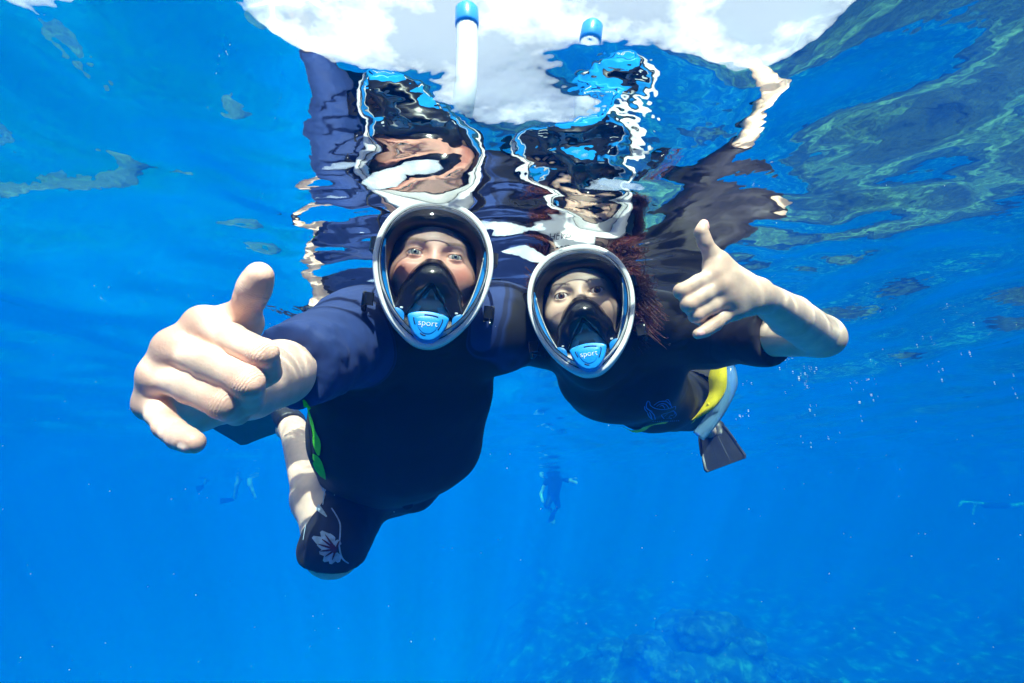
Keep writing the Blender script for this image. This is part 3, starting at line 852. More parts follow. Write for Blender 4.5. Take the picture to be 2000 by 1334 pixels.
# ------------------------------------------------------------------ hands
def make_hand(J, rad, wrist, elbow, fore, h, mid=None, k_palm=.012, dorsal=None, nails=()):
    """J: dict finger -> list of joints (MCP, PIP, DIP, TIP) in world space; rad: dict of radii; fore: (r_wrist, r_elbow)"""
    P = []
    P.append((cone(wrist, elbow, fore[0], fore[1]), .012) if mid is None else (cone(wrist, mid[0], fore[0], mid[1]), .012))
    if mid is not None: P.append((cone(mid[0], elbow, mid[1], fore[1]), .006))
    mc = [J[k][0] for k in ('index', 'middle', 'ring', 'pinky')]
    for f, m_ in zip(('index', 'middle', 'ring', 'pinky'), mc):
        base = wrist + (m_ - np.mean(mc, 0)) * .45
        P.append((cone(base, m_, fore[0] * .62, rad[f][0] * 1.12), k_palm))
    for a, b in zip(mc[:-1], mc[1:]):       # webs between the knuckles
        P.append((cone(lerp(a, wrist, .06), lerp(b, wrist, .06), rad['middle'][0] * 1.05, rad['middle'][0] * 1.05), .012))
        P.append((cone(lerp(a, wrist, .25), lerp(b, wrist, .25), rad['middle'][0] * 1.02, rad['middle'][0] * 1.02), .010))
        P.append((cone(lerp(a, wrist, .55), lerp(b, wrist, .55), rad['middle'][0] * 1.1, rad['middle'][0] * 1.1), .014))
    th = J['thumb']
    P.append((cone(lerp(wrist, mc[0], .18), th[0], fore[0] * .60, rad['thumb'][0] * 1.25), .016))
    P.append((cone(lerp(th[0], th[1], .1), lerp(wrist, mc[0], .75), rad['thumb'][0] * .85, rad['index'][0] * .9), .016))
    for f in ('index', 'middle', 'ring', 'pinky', 'thumb'):
        js = J[f]; rs = rad[f]
        for i in range(len(js) - 1):
            kk = .0035 if i > 0 else .005
            a, b = js[i], js[i + 1]; m_ = (a + b) / 2
            rm = .5 * (rs[i] + rs[i + 1]) * .965
            P.append((cone(a, m_, rs[i], rm), kk)); P.append((cone(m_, b, rm, rs[i + 1]), .004))
        P.append((ball(js[0], rs[0] * 1.10), .006))
    lo = np.min([p[1] for p, _ in P], 0) - .01; hi = np.max([p[2] for p, _ in P], 0) + .01
    F = Field(lo, hi, h)
    for p, k in P[:12 + 0 * len(P)]: F.add(p, k)
    for p, k in P[12:]: F.add(p, k)
    V, Q = F.mesh(1)
    A = {'blush': np.zeros(len(V)), 'brow': np.zeros(len(V)), 'nail': np.zeros(len(V))}
    for f in ('index', 'middle', 'ring', 'pinky', 'thumb'):
        for i, j in enumerate(J[f]):
            dd = np.linalg.norm(V - j, axis=1) / rad[f][i]
            A['blush'] = np.maximum(A['blush'], (.42, .34, .2, .30)[min(i, 3)] * smoothstep(2.1, .9, dd))
    A['wrk'] = np.zeros(len(V)); A['wrm'] = np.zeros(len(V))
    for f in ('index', 'middle', 'ring', 'pinky', 'thumb'):
        js = J[f]; rs = rad[f]
        for i in range(1, len(js) - 1):
            t = nrm(js[i + 1] - js[i - 1]); q = V - js[i]; z = q @ t
            dd = np.linalg.norm(q, axis=1)
            mk = smoothstep(rs[i] * 1.7, rs[i] * .8, dd) * smoothstep(.9, .2, np.abs(z) / rs[i]) * (1.0 if i == 1 else .6)
            up = mk > A['wrm']
            A['wrk'] = np.where(up, z / .0021 * math.pi, A['wrk']); A['wrm'] = np.maximum(A['wrm'], mk)
    for (c, nn, t, w, L) in nails:           # nail plates: a slightly sunk, paler oval
        c = np.asarray(c); nn = nrm(nn); t = nrm(np.asarray(t) - (np.asarray(t) @ nn) * nn); s = np.cross(nn, t)
        q = V - c; x = (q @ s) / w; y = (q @ t) / L; z = q @ nn
        e = (np.abs(x) ** 3 + np.abs(y) ** 3) ** (1 / 3.0)
        msk = smoothstep(1.05, .9, e) * (z > -.006)
        V = V + nn * (.0007 * smoothstep(.8, .55, e) * (z > -.006) - .0006 * np.exp(-((e - 1) / .15) ** 2) * (z > -.006))[:, None]
        A['nail'] = np.maximum(A['nail'], msk)
    return V, Q, A

def plain(V, F): return V, F, {'blush': np.zeros(len(V)), 'brow': np.zeros(len(V)), 'nail': np.zeros(len(V))}

# ================================================================== the man
CM, RM_ = head_frame(846, 533, .84, math.radians(-6), 0, math.radians(HEAD_TILT))
man = empty('person', CM)
tag(man, 'man in navy and black rash vest and flowered shorts holding his fist towards the camera', 'person', 'two snorkelers side by side')
mV, mF, mA = make_head(CM, RM_, False, lid=.0038)
sh_r = at(705, 655, .98); el_r = at(548, 728, .69); wr_r = at(392, 778, .482)
sh_l = at(968, 640, 1.05); el_l = at(1105, 625, 1.28); ha_l = at(1185, 640, 1.38)
S0 = at(840, 668, 1.06); S1 = at(790, 770, 1.13); S2 = at(778, 855, 1.18); S3 = at(745, 935, 1.28)
hip_r = at(690, 965, 1.31); kn_r = at(652, 1068, 1.10); an_r = at(572, 838, 1.46)
hip_l = at(800, 915, 1.38); kn_l = at(800, 905, 1.76); an_l = at(820, 870, 2.08)
side = nrm(sh_l - sh_r)
torso_m = [(ecap(S0, S1, side, (.150, .105), (.190, .125)), .05), (ecap(S1, S2, side, (.192, .128), (.192, .138)), .04), (ecap(S2, S3, side, (.190, .135), (.150, .088)), .04),
           (cone(at(790, 620, .99), sh_r, .055, .078), .05), (cone(at(885, 620, 1.02), sh_l, .055, .080), .05),
           (cone(CM + RM_ @ v3(0, -.050, -.120), S0, .070, .085), .05)]
arm_rm = [(cone(sh_r, el_r, .080, .055), .05)]
arm_rm_skin = [(cone(sh_r, lerp(sh_r, el_r, .8), .076, .052), .05)]
arm_lm = [(cone(sh_l, el_l, .080, .055), .05)]
legs_m = [(cone(hip_r, kn_r, .088, .064), .03), (cone(hip_l, kn_l, .088, .06), .03)]
shins_m = [(cone(kn_r, lerp(kn_r, an_r, .35), .055, .056), .03), (cone(lerp(kn_r, an_r, .35), an_r, .056, .036), .03), (cone(an_r, at(560, 838, 1.52), .036, .034), .02),
           (cone(kn_l, an_l, .055, .035), .03), (cone(el_l, ha_l, .045, .03), .03), (ball(ha_l, .04), .02)]
pV, pF = build(torso_m + arm_rm_skin + arm_lm + legs_m + shins_m, .011, .02, (), 1)
JM = {'index': [at(398, 634, .402), at(513, 690, .366), at(523, 727, .384), at(508, 742, .402)],
      'middle': [at(344, 680, .392), at(484, 748, .358), at(490, 782, .380), at(468, 785, .402)],
      'ring': [at(314, 732, .393), at(434, 790, .360), at(462, 806, .384), at(470, 792, .405)],
      'pinky': [at(300, 786, .400), at(327, 832, .372), at(352, 853, .356), at(378, 864, .345)],
      'thumb': [at(468, 632, .425), at(488, 584, .405), at(497, 562, .398), at(507, 538, .392)]}
RMh = {'index': [.0125, .0108, .0098, .0085], 'middle': [.0130, .0112, .0100, .0088], 'ring': [.0122, .0105, .0095, .0085],
       'pinky': [.0112, .0095, .0090, .0080], 'thumb': [.0140, .0120, .0126, .0108]}
tipd = nrm(JM['pinky'][3] - JM['pinky'][2])
nail_n = nrm(at(1000, 667, 0) - JM['pinky'][3]) + nrm(at(340, 900, .345) - JM['pinky'][3]) * 1.1
nail_n = nrm(nail_n - (nail_n @ tipd) * tipd)
hV, hF, hA = make_hand(JM, RMh, wr_r, lerp(wr_r, el_r, 1.0), (.030, .047), .0016, (lerp(wr_r, el_r, .5), .043),
                       nails=[(JM['pinky'][3] + nail_n * .0078 - tipd * .001, nail_n, tipd, .0050, .0060)])
V, F, A = join((mV, mF, mA), plain(pV, pF), (hV, hF, hA))
body_m = sdf_obj('body', V, F, M_SKIN_MAN, man, A)
for sg in (-1, 1): make_eye(CM, RM_, sg, M_EYE_GREY, man, (.04, -.02, 1))

# rash vest
def folds(V, N, a, b, amp, freq, seed, r=.16, twist=3.0):
    """cloth folds running round a sleeve a-b"""
    dd, t = dist_seg(V, a, b); L = np.linalg.norm(b - a); w = nrm(b - a)
    u = nrm(np.cross(w, [0.2, .3, 1.0])); v = np.cross(w, u); q = V - a
    ang = np.arctan2(q @ v, q @ u)
    # ridged folds: tight along the arm, long round it, warped so that they fork and fade
    q3 = np.stack([t * L * freq / 6.0 + .5 * np.sin(ang + seed), np.cos(ang) * 1.3, np.sin(ang) * 1.3], -1)
    q3 = q3 + .55 * fbm(V * 16 + seed, 2)[:, None]
    s = 1 - 2.6 * np.abs(pnoise(q3 + seed)) - .9 * np.abs(pnoise(q3 * 1.9 + 5 + seed))
    msk = smoothstep(r, r * .6, dd) * smoothstep(-.02, .12, t) * smoothstep(1.02, .9, t)
    msk = msk * (.45 + .9 * smoothstep(-.2, .4, pnoise(V * 9 + 3 * seed)))
    return (amp * msk * s)[:, None] * N
def cuff(p, d, r):
    """cut everything beyond p in direction d within r"""
    lo, hi = p - r, p + r
    return (half(p, d, lo, hi), .003)
vest = [(grow(p, .007), k) for p, k in torso_m + arm_rm + arm_lm]
cuff_p = lerp(sh_r, el_r, .90)
F_ = Field(*pbox(vest, .03), .0065)
for p, k in vest: F_.add(p, k)
adir = nrm(el_r - sh_r)
def ball_half(p, d, r):
    p = np.asarray(p, np.float32); d = np.asarray(nrm(d), np.float32)
    return (lambda Q: np.maximum(-((Q - p) @ d), np.sqrt(((Q - p) ** 2).sum(-1)) - r)), np.asarray(p - r, float), np.asarray(p + r, float)
F_.cut(ball_half(cuff_p, adir, .16), .002)
hemd = nrm(S3 - S2)
F_.cut(ball_half(lerp(S2, S3, .88), hemd, .26), .002)
vV, vF = F_.mesh(2)
vN = vnormals(vV, vF)
vV = vV + folds(vV, vN, sh_r, el_r, .0042, 140, 1.0) + folds(vV, vN, at(760, 590, .98), sh_r, .0045, 85, 4.0, .14) + folds(vV, vN, sh_l, el_l, .003, 120, 2.0)
vV = vV + vN * (.0045 * fbm(vV * 7.0, 3) + .004 * (.4 - np.abs(pnoise(vV * np.array([9, 9, 5.0])))))[:, None]
d1, _ = dist_seg(vV, at(800, 605, .98), sh_r); d2, _ = dist_seg(vV, sh_r, el_r)
d3, _ = dist_seg(vV, at(885, 610, 1.02), sh_l); d4, _ = dist_seg(vV, sh_l, el_l)
backd = nrm(np.cross(hemd, side)); backd = backd if backd[2] > 0 else -backd
dep = np.min(np.stack([((vV - lerp(S0, S3, t)) @ backd) for t in (0.,)]), 0)
nav = np.maximum(np.maximum(.098 - np.minimum(d1, d2), .100 - np.minimum(d3, d4)), (vV - S1) @ backd - .03)
nav = .5 + nav / .08
sdf_obj('rash_vest', vV, vF, M_VEST, man, {'navy': np.clip(nav, 0, 1)})

# board shorts
sp = [(grow(p, .012), k) for p, k in legs_m] + [(ball(hip_l, .106), .03), (ball(at(808, 960, 1.29), .052), .03)] + [(grow(ecap(lerp(S2, S3, .30), at(735, 950, 1.32), side, (.172, .118), (.150, .082)), .002), .03)]
F_ = Field(*pbox(sp, .03), .0065)
for p, k in sp: F_.add(p, k)
F_.cut(ball_half(at(650, 1103, 1.08), at(640, 1200, 1.08) - at(650, 1103, 1.08), .14), .004)
F_.cut(ball_half(lerp(hip_l, kn_l, .9), kn_l - hip_l, .2), .004)
sV, sF = F_.mesh(2); sN = vnormals(sV, sF)
sV = sV + sN * (.004 * fbm(sV * 12.0, 3))[:, None]
sdf_obj('board_shorts', sV, sF, M_SHORTS, man, {'navy': np.zeros(len(sV))})
vbv = BVHTree.FromPolygons([Vector(v) for v in vV], [tuple(map(int, f)) for f in vF])
sbv = BVHTree.FromPolygons([Vector(v) for v in sV], [tuple(map(int, f)) for f in sF])

# ================================================================== the woman
CW, RW = head_frame(1136, 604, .94, math.radians(9), 0, math.radians(HEAD_TILT))
wom = empty('person', CW)
tag(wom, 'woman in black wetsuit with dark red hair and bent bare forearm', 'person', 'two snorkelers side by side')
wV, wF, wA = make_head(CW, RW, True, lid=.0048)
W0 = at(1205, 655, 1.12); W1 = at(1215, 738, 1.24); W2 = at(1275, 775, 1.42); W3 = at(1312, 778, 1.55)
wsh_l = at(1385, 650, 1.12); wel_l = at(1598, 655, .89); wwr_l = at(1484, 577, .675)
wsh_r = at(1070, 650, 1.13); wel_r = at(975, 690, 1.33); wha_r = at(860, 700, 1.40)
wside = nrm(wsh_l - wsh_r)
whip_r = at(1265, 790, 1.56); wkn_r = at(1330, 800, 1.98); wan_r = at(1385, 842, 2.28)
whip_l = at(1350, 785, 1.56); wkn_l = at(1375, 790, 1.98); wan_l = at(1386, 812, 2.42)
torso_w = [(ecap(W0, W1, wside, (.150, .085), (.140, .100)), .05), (ecap(W1, W2, wside, (.140, .100), (.112, .088)), .04), (ecap(W2, W3, wside, (.112, .088), (.128, .098)), .04),
           (cone(at(1150, 620, 1.06), wsh_r, .045, .062), .05), (cone(at(1240, 610, 1.06), wsh_l, .045, .062), .05), (cone(CW + RW @ v3(0, -.050, -.115), W0, .066, .07), .05), (cone(CW + RW @ v3(0, -.068, -.185), CW + RW @ v3(.01, -.085, -.15), .060, .045), .03),
           (ell(at(1150, 745, 1.17), np.eye(3), (.062, .062, .058)), .045), (ell(at(1255, 755, 1.17), np.eye(3), (.062, .062, .058)), .045)]
arm_lw = [(cone(wsh_l, lerp(wsh_l, wel_l, .55), .066, .050), .05), (cone(lerp(wsh_l, wel_l, .55), wel_l, .050, .040), .04)]
arm_rw = [(cone(wsh_r, wel_r, .062, .045), .05)]
legs_w = [(cone(whip_r, wkn_r, .082, .055), .03), (cone(whip_l, wkn_l, .082, .055), .03)]
shins_w = [(cone(wkn_r, wan_r, .050, .034), .02), (cone(wkn_l, wan_l, .050, .034), .02), (cone(wel_r, wha_r, .038, .028), .02)]
pV, pF = build(torso_w + arm_rw + [(cone(wsh_l, lerp(wsh_l, wel_l, .7), .06, .040), .04)] + legs_w + shins_w, .011, .02, (), 1)
JW = {'index': [at(1396, 536, .648), at(1331, 569, .632), at(1345, 585, .655), at(1372, 580, .668)],
      'middle': [at(1405, 559, .645), at(1345, 595, .628), at(1356, 608, .652), at(1382, 600, .668)],
      'ring': [at(1417, 582, .648), at(1359, 616, .632), at(1372, 624, .655), at(1392, 612, .668)],
      'pinky': [at(1426, 607, .655), at(1398, 632, .638), at(1380, 644, .634), at(1363, 652, .630)],
      'thumb': [at(1401, 515, .655), at(1377, 474, .648), at(1370, 453, .647), at(1374, 437, .648)]}
RWh = {'index': [.0118, .0100, .0088, .0075], 'middle': [.0120, .0102, .0090, .0078], 'ring': [.0112, .0095, .0085, .0075],
       'pinky': [.0102, .0086, .0080, .0068], 'thumb': [.0125, .0092, .0086, .0058]}
cdir = lambda p: nrm(at(1000, 667, 0) - p)
tp = nrm(JW['pinky'][3] - JW['pinky'][2]); npn = nrm(cdir(JW['pinky'][3]) + .35 * nrm(at(1350, 700, .63) - JW['pinky'][3])); npn = nrm(npn - (npn @ tp) * tp)
tt = nrm(JW['thumb'][3] - JW['thumb'][2]); ntn = nrm(cdir(JW['thumb'][3]) * .5 + nrm(at(1450, 437, .648) - JW['thumb'][3])); ntn = nrm(ntn - (ntn @ tt) * tt)
hV, hF, hA = make_hand(JW, RWh, wwr_l, wel_l, (.0205, .038), .0015, (lerp(wwr_l, wel_l, .45), .0325),
                       nails=[(JW['pinky'][3] + npn * .0066 - tp * .0005, npn, tp, .0044, .0052), (JW['thumb'][3] + ntn * .0056, ntn, tt, .0052, .0075)])
# the bare part of the upper arm, from elbow up into the sleeve
uV, uF = build([(cone(wel_l, lerp(wel_l, wsh_l, .5), .0385, .047), .008), (cone(wel_l, lerp(wel_l, wwr_l, .12), .0385, .036), .008), (ball(at(1622, 662, .885), .020), .025)], .004, .02, (), 1)
V, F, A = join((wV, wF, wA), plain(pV, pF), (hV, hF, hA), plain(uV, uF))
sdf_obj('body', V, F, M_SKIN_WOM, wom, A)
for sg in (-1, 1): make_eye(CW, RW, sg, M_EYE_BROWN, wom, (.02, -.03, 1))

suit = [(grow(p, .006), k) for p, k in torso_w + arm_rw + arm_lw]
F_ = Field(*pbox(suit, .03), .006)
for p, k in suit: F_.add(p, k)
F_.cut(ball_half(lerp(wsh_l, wel_l, .66), wel_l - wsh_l, .22), .002)
F_.cut(ball_half(lerp(W2, W3, 1.0), W3 - W2, .26), .002)
uV, uF = F_.mesh(2); uN = vnormals(uV, uF)
uV = uV + folds(uV, uN, wsh_l, wel_l, .0016, 120, 1.0) + uN * (.0025 * fbm(uV * 8.0, 3))[:, None]
dd, _ = dist_seg(uV, wsh_l, wel_l)
sdf_obj('wetsuit', uV, uF, M_SUIT, wom, {'navy': np.clip(.5 + (.075 - dd) / .08, 0, 1)})
ubv = BVHTree.FromPolygons([Vector(v) for v in uV], [tuple(map(int, f)) for f in uF])
# swim bottoms
F_ = Field(*pbox([(grow(p, .006), k) for p, k in legs_w], .03), .008)
for p, k in [(grow(ecap(lerp(W2, W3, .7), at(1322, 782, 1.66), wside, (.126, .096), (.128, .095)), .003), .03), (grow(cone(whip_l, lerp(whip_l, wkn_l, .3), .082, .075), .005), .03), (ball(at(1362, 762, 1.55), .096), .03)]: F_.add(p, k)
bV, bF = F_.mesh(1)
sdf_obj('swim_bottoms', bV, bF, M_SUIT, wom, {'navy': np.zeros(len(bV))})

# ================================================================== masks
make_mask(CM, RM_, 'white rimmed full face mask with blue valve worn by the man', [CM + RM_ @ v3(.004, .140, -.045), CM + RM_ @ v3(.010, .19, -.045), at(905, 205, .865), at(912, 120, .87), at(912, 48, .875)])
make_mask(CW, RW, 'white rimmed full face mask with blue valve worn by the woman', [CW + RW @ v3(0, .140, -.045), CW + RW @ v3(.0, .19, -.045), at(1140, 235, .94), at(1143, 150, .945), at(1153, 78, .95)], True, -1)
# ------------------------------------------------------------------ prints and trims laid on the cloth
CAMP = at(1000, 667, 0.0)
def on_cloth(bv, px, py, lift=.0016, dflt=1.2):
    o = Vector(CAMP); d = Vector(nrm(at(px, py, 1.0) - CAMP))
    hit, nn, _, _ = bv.ray_cast(o, d)
    if hit is None:
        hit, nn, _, _ = bv.find_nearest(Vector(at(px, py, dflt)))
    nn = np.array(nn)
    if nn @ np.array(d) > 0: nn = -nn
    return np.array(hit) + nn * lift, nn
def strokes(bv, lines, lift=.0016, dflt=1.2, sub=5):
    """lines: lists of (px, py, width_px); each becomes a flat printed ribbon following the cloth"""
    VS, FS, o = [], [], 0
    for ln in lines:
        P = catmull(np.array(ln, float), sub, closed=False)
        pts = [on_cloth(bv, p[0], p[1], lift, dflt) for p in P]
        C = np.array([p[0] for p in pts]); N = np.array([p[1] for p in pts])
        T = np.gradient(C, axis=0)
        L, R_ = [], []
        for c, nn, t, p in zip(C, N, T, P):
            s = nrm(np.cross(nn, t)); w = .5 * p[2] / FPX * np.linalg.norm(c - CAMP)
            L.append(c + s * w); R_.append(c - s * w)
        k = len(C); VS += [np.array(L), np.array(R_)]
        FS += [(o + i, o + k + i, o + k + i + 1, o + i + 1) for i in range(k - 1)]; o += 2 * k
    return np.concatenate(VS), FS
def crop(lines, sc, ox, oy): return [[(ox + p[0] / sc, oy + p[1] / sc, p[2] / sc) for p in ln] for ln in lines]
suit_o = [o for o in wom.children if o.name.startswith('wetsuit')][0]
em = [[(825, 728, 7), (815, 690, 8), (790, 660, 8), (752, 630, 8), (745, 600, 8), (758, 566, 9), (775, 575, 8), (782, 602, 8), (818, 626, 8), (850, 634, 8), (900, 640, 8), (960, 626, 8), (1004, 612, 9), (994, 648, 8), (930, 670, 8), (880, 686, 8), (905, 722, 7)],
      [(812, 602, 7), (860, 570, 9), (920, 568, 9), (958, 598, 9), (976, 626, 7)], [(835, 612, 7), (870, 590, 8), (915, 592, 8), (944, 626, 7)], [(862, 612, 6), (888, 602, 8), (910, 630, 6)],
      [(906, 566, 6), (934, 550, 8), (954, 574, 8), (966, 606, 6)], [(730, 610, 6), (736, 640, 9), (756, 662, 6)], [(755, 666, 7), (770, 700, 9), (802, 728, 6)], [(772, 660, 6), (786, 690, 9), (792, 716, 6)],
      [(905, 704, 6), (940, 672, 9), (980, 650, 9), (1000, 668, 8), (985, 690, 8), (960, 690, 7), (950, 706, 6)], [(1002, 660, 6), (1012, 690, 8), (985, 716, 6)], [(922, 722, 5), (950, 714, 8), (972, 722, 5)], [(745, 618, 5), (770, 640, 6), (800, 655, 5)]]
em += [[(x, 748 - .02 * (x - 800), 4), (x + 6, 742 - .02 * (x - 800), 5), (x + 9, 750 - .02 * (x - 800), 4)] for x in range(800, 1030, 19)]
V, F = strokes(ubv, crop(em, 4.6, 1100, 660)); mesh_obj('emblem', V, F, M_PRINT_BLUE, suit_o, False)
shorts_o = [o for o in man.children if o.name.startswith('board_shorts')][0]
cx, cy = 775, 1130
petals = []
for (x, y, w) in ((640, 1058, 42), (668, 1100, 38), (690, 1025, 46), (735, 1040, 40), (790, 1075, 40), (680, 1150, 44), (705, 1200, 46), (745, 1215, 44), (792, 1205, 40)):
    mx_, my_ = (x * 2 + cx) / 3, (y * 2 + cy) / 3
    petals.append([(cx + (x - cx) * .25, cy + (y - cy) * .25, 8), ((x + cx) / 2, (y + cy) / 2, w * .75), (mx_, my_, w), (x, y, 12)])
leaves = [[(660, 715, 10), (690, 735, 46), (700, 770, 40), (690, 790, 8)], [(700, 735, 20), (728, 742, 18), (712, 790, 10), (700, 868, 6)], [(628, 770, 16), (622, 830, 7), (612, 930, 6), (596, 1010, 6), (585, 1075, 5)],
          [(628, 838, 12), (660, 870, 26), (690, 905, 22), (722, 940, 6)], [(750, 888, 7), (796, 970, 8), (800, 1040, 8), (795, 1110, 8), (812, 1180, 8), (850, 1212, 6)]]
V, F = strokes(sbv, crop(petals, 3.03, 400, 700)); fl = mesh_obj('flower_print', V, F, M_PETAL, shorts_o, False)
V, F = strokes(sbv, crop(leaves, 3.03, 400, 700)); mesh_obj('leaf_print', V, F, M_PETAL, shorts_o, False)
red = [[(cx, cy, 12), (cx + dx * .6, cy + dy * .6, 9), (cx + dx, cy + dy, 3)] for dx, dy in ((-80, -60), (-60, -85), (-90, 10), (-60, 40), (-20, 60), (20, -50), (-100, -30))]
V, F = strokes(sbv, crop(red, 3.03, 400, 700), .0026); mesh_obj('flower_heart', V, F, M_PETAL_RED, shorts_o, False)
vest_o = [o for o in man.children if o.name.startswith('rash_vest')][0]
gr = [[(566, 240, 10), (592, 290, 40), (614, 360, 44), (632, 430, 34), (646, 490, 66), (654, 550, 36), (660, 570, 12)], [(622, 575, 30), (648, 600, 66), (662, 650, 92), (682, 700, 44)]]
V, F = strokes(vbv, crop(gr, 3.03, 408, 700), .004, 1.15); mesh_obj('green_trim', V, F, M_GREEN, vest_o, False)
# drawstring knot at the hem
V, F = build([(cone(at(775, 975, 1.22), at(797, 985, 1.20), .010, .012), .01), (ball(at(797, 986, 1.20), .011), .01)], .003, .01)
sdf_obj('drawstring', V, F, M_SHORTS, shorts_o, {'navy': np.zeros(len(V))})

# ------------------------------------------------------------------ hair
def strands(C, R, nst, seed, fn, rad, nseg=12, keep=None):
    rg = random.Random(seed); VS, FS, o = [], [], 0
    for _ in range(nst):
        path = np.array(fn(rg, nseg)) @ R.T + C
        rr = rad * np.linspace(1.0, .35, len(path)) * rg.uniform(.7, 1.3)
        V, F = tube(path, rr, 4, False); VS.append(V); FS += [tuple(i + o for i in f) for f in F]; o += len(V)
    return np.concatenate(VS), FS
_gr = random.Random(31)
guides = []
for _ in range(70):
    sg = 1 if _gr.random() < .82 else -1
    th = _gr.uniform(-.5, 1.25); y0 = .03 + .09 * math.sin(th)
    guides.append((sg, y0, _gr.uniform(-.16, -.05), _gr.uniform(.015, .058) if sg > 0 else _gr.uniform(0, .010), _gr.uniform(-.07, .03), _gr.uniform(-.04, .04), _gr.uniform(0, 6.3), _gr.uniform(8, 14), _gr.uniform(.008, .018)))
def wom_strand(rg, n):
    sg, y0, z0, out, dn, bk, ph, fr, am = guides[rg.randrange(len(guides))]
    y0 += rg.gauss(0, .006); z0 += rg.gauss(0, .006); out *= rg.uniform(.75, 1.2); dn += rg.gauss(0, .010); ph += rg.gauss(0, .5); L = rg.uniform(.6, 1.05)
    x0 = sg * (.088 * math.sqrt(max(.05, 1 - (y0 - .04) ** 2 / .0125)) + .004)
    spread = rg.gauss(0, .010), rg.gauss(0, .012)
    pts = []
    for i in range(n):
        t = L * i / (n - 1)
        pts.append((x0 + sg * out * (t ** .7) + am * t * math.sin(fr * t + ph) + spread[0] * t, y0 + dn * t ** 1.3 + am * t * math.cos(fr * 1.1 * t + ph * 1.3) + spread[1] * t, z0 + bk * t + am * t * math.sin(fr * .8 * t + 2 * ph)))
    return pts
V, F = strands(CW, RW, 4200, 3, wom_strand, .0011, 16)
cv, cf = build([(ell((0, .042, -.150), np.eye(3), (.086, .108, .095)), .02), (ell((.045, .0, -.150), np.eye(3), (.062, .085, .06)), .03)], .006, .02, [(half((0, 0, -.098), (0, .15, 1), (-.2, -.2, -.3), (.2, .2, .1)), .01)], 1)
cv = (cv + vnormals(cv, cf) * (.006 * fbm(cv * np.array([60, 14, 60]), 2))[:, None]) @ RW.T + CW
k = len(V); V = np.concatenate([V, cv]); F = F + [tuple(int(i) + k for i in q) for q in cf]
mesh_obj('hair', V, F, M_HAIR_RED, wom)
def man_strand(rg, n):
    a = rg.uniform(0, 2 * math.pi); b = rg.uniform(.0, 1.35)
    d = np.array([math.cos(a) * math.sin(b), .35 + math.cos(b), math.sin(a) * math.sin(b) - .35]); d = nrm(d)
    p = np.array([0, .045, -.130]) + d * np.array([.078, .103, .100])
    if p[2] > -.062: p[2] = -.062 - rg.random() * .02
    t = nrm(np.array([d[0] * .6, .4, -.6 + rg.uniform(-.3, .3)]))
    L = rg.uniform(.02, .04)
    return [p + d * .012 * math.sin(1.6 * i / (n - 1)) + t * L * i / (n - 1) for i in range(n)]
V, F = strands(CM, RM_, 500, 8, man_strand, .0013, 6); mesh_obj('hair', V, F, M_HAIR_MAN, man)

# ------------------------------------------------------------------ fins
def make_fin(label, heel, toe, tip, width, w_foot=.05, w_tip=.10, ankle=None):
    root = empty('swim_fin', heel); tag(root, label, 'swim fin', 'swim fins')
    ax = nrm(tip - toe); wd = nrm(width - (width @ ax) * ax); nn = np.cross(ax, wd)
    L = np.linalg.norm(tip - toe); st = 14; rings = []
    for i in range(st + 1):
        t = i / st; hw = lerp(w_foot, w_tip, t ** .8) * (1 - .10 * smoothstep(.93, 1.0, t)); th = lerp(.008, .0022, t)
        c = toe + ax * L * t + nn * (.02 * math.sin(t * 2.2))
        prof = [(-1, -1), (-.92, 1.5), (-.84, .6), (-.28, .65), (-.25, .75), (-.22, .7), (.22, .7), (.25, .75), (.28, .6), (.84, .6), (.92, 1.5), (1, -1), (.5, -.6), (-.5, -.6)]
        rings.append(np.array([c + wd * hw * a + nn * th * b for a, b in prof]))
    V, F = loft(rings, True, True); mesh_obj('blade', V, F, M_RUBBER, root, False)
    V, F = build([(ecap(heel, lerp(heel, toe, .55), wd, (.040, .036), (.050, .036)), .02), (ecap(lerp(heel, toe, .5), toe + ax * .03, wd, (.050, .034), (.052, .018)), .02)], .006, .02,
                 [(ball_half(lerp(heel, toe, .12), heel - toe, .09), .004)], 1)
    sdf_obj('foot_pocket', V, F, M_RUBBER, root)
    for s in (-1, 1):
        p = [toe + ax * (L * t + .005) + wd * lerp(w_foot, w_tip, max(t, 0) ** .8) * .99 * s + nn * (.02 * math.sin(t * 2.2) + .004) for t in np.linspace(0, .55, 8)]
        V, F = tube(np.array(p), np.linspace(.008, .003, 8), 8); mesh_obj('side_rail', V, F, M_RUBBER, root)
    return root
make_fin('dark fin trailing from the foot behind the raised fist of the man', at(572, 832, 1.47), at(560, 812, 1.56), at(424, 852, 1.80), at(1000, 667, 0) - at(560, 820, 1.56) + v3(0, 0, .75), .050, .100)
make_fin('black fin hanging down behind the belly of the woman', at(1396, 828, 2.34), at(1390, 842, 2.30), at(1420, 912, 2.16), at(1460, 820, 2.2) - at(1400, 845, 2.25), .058, .098)

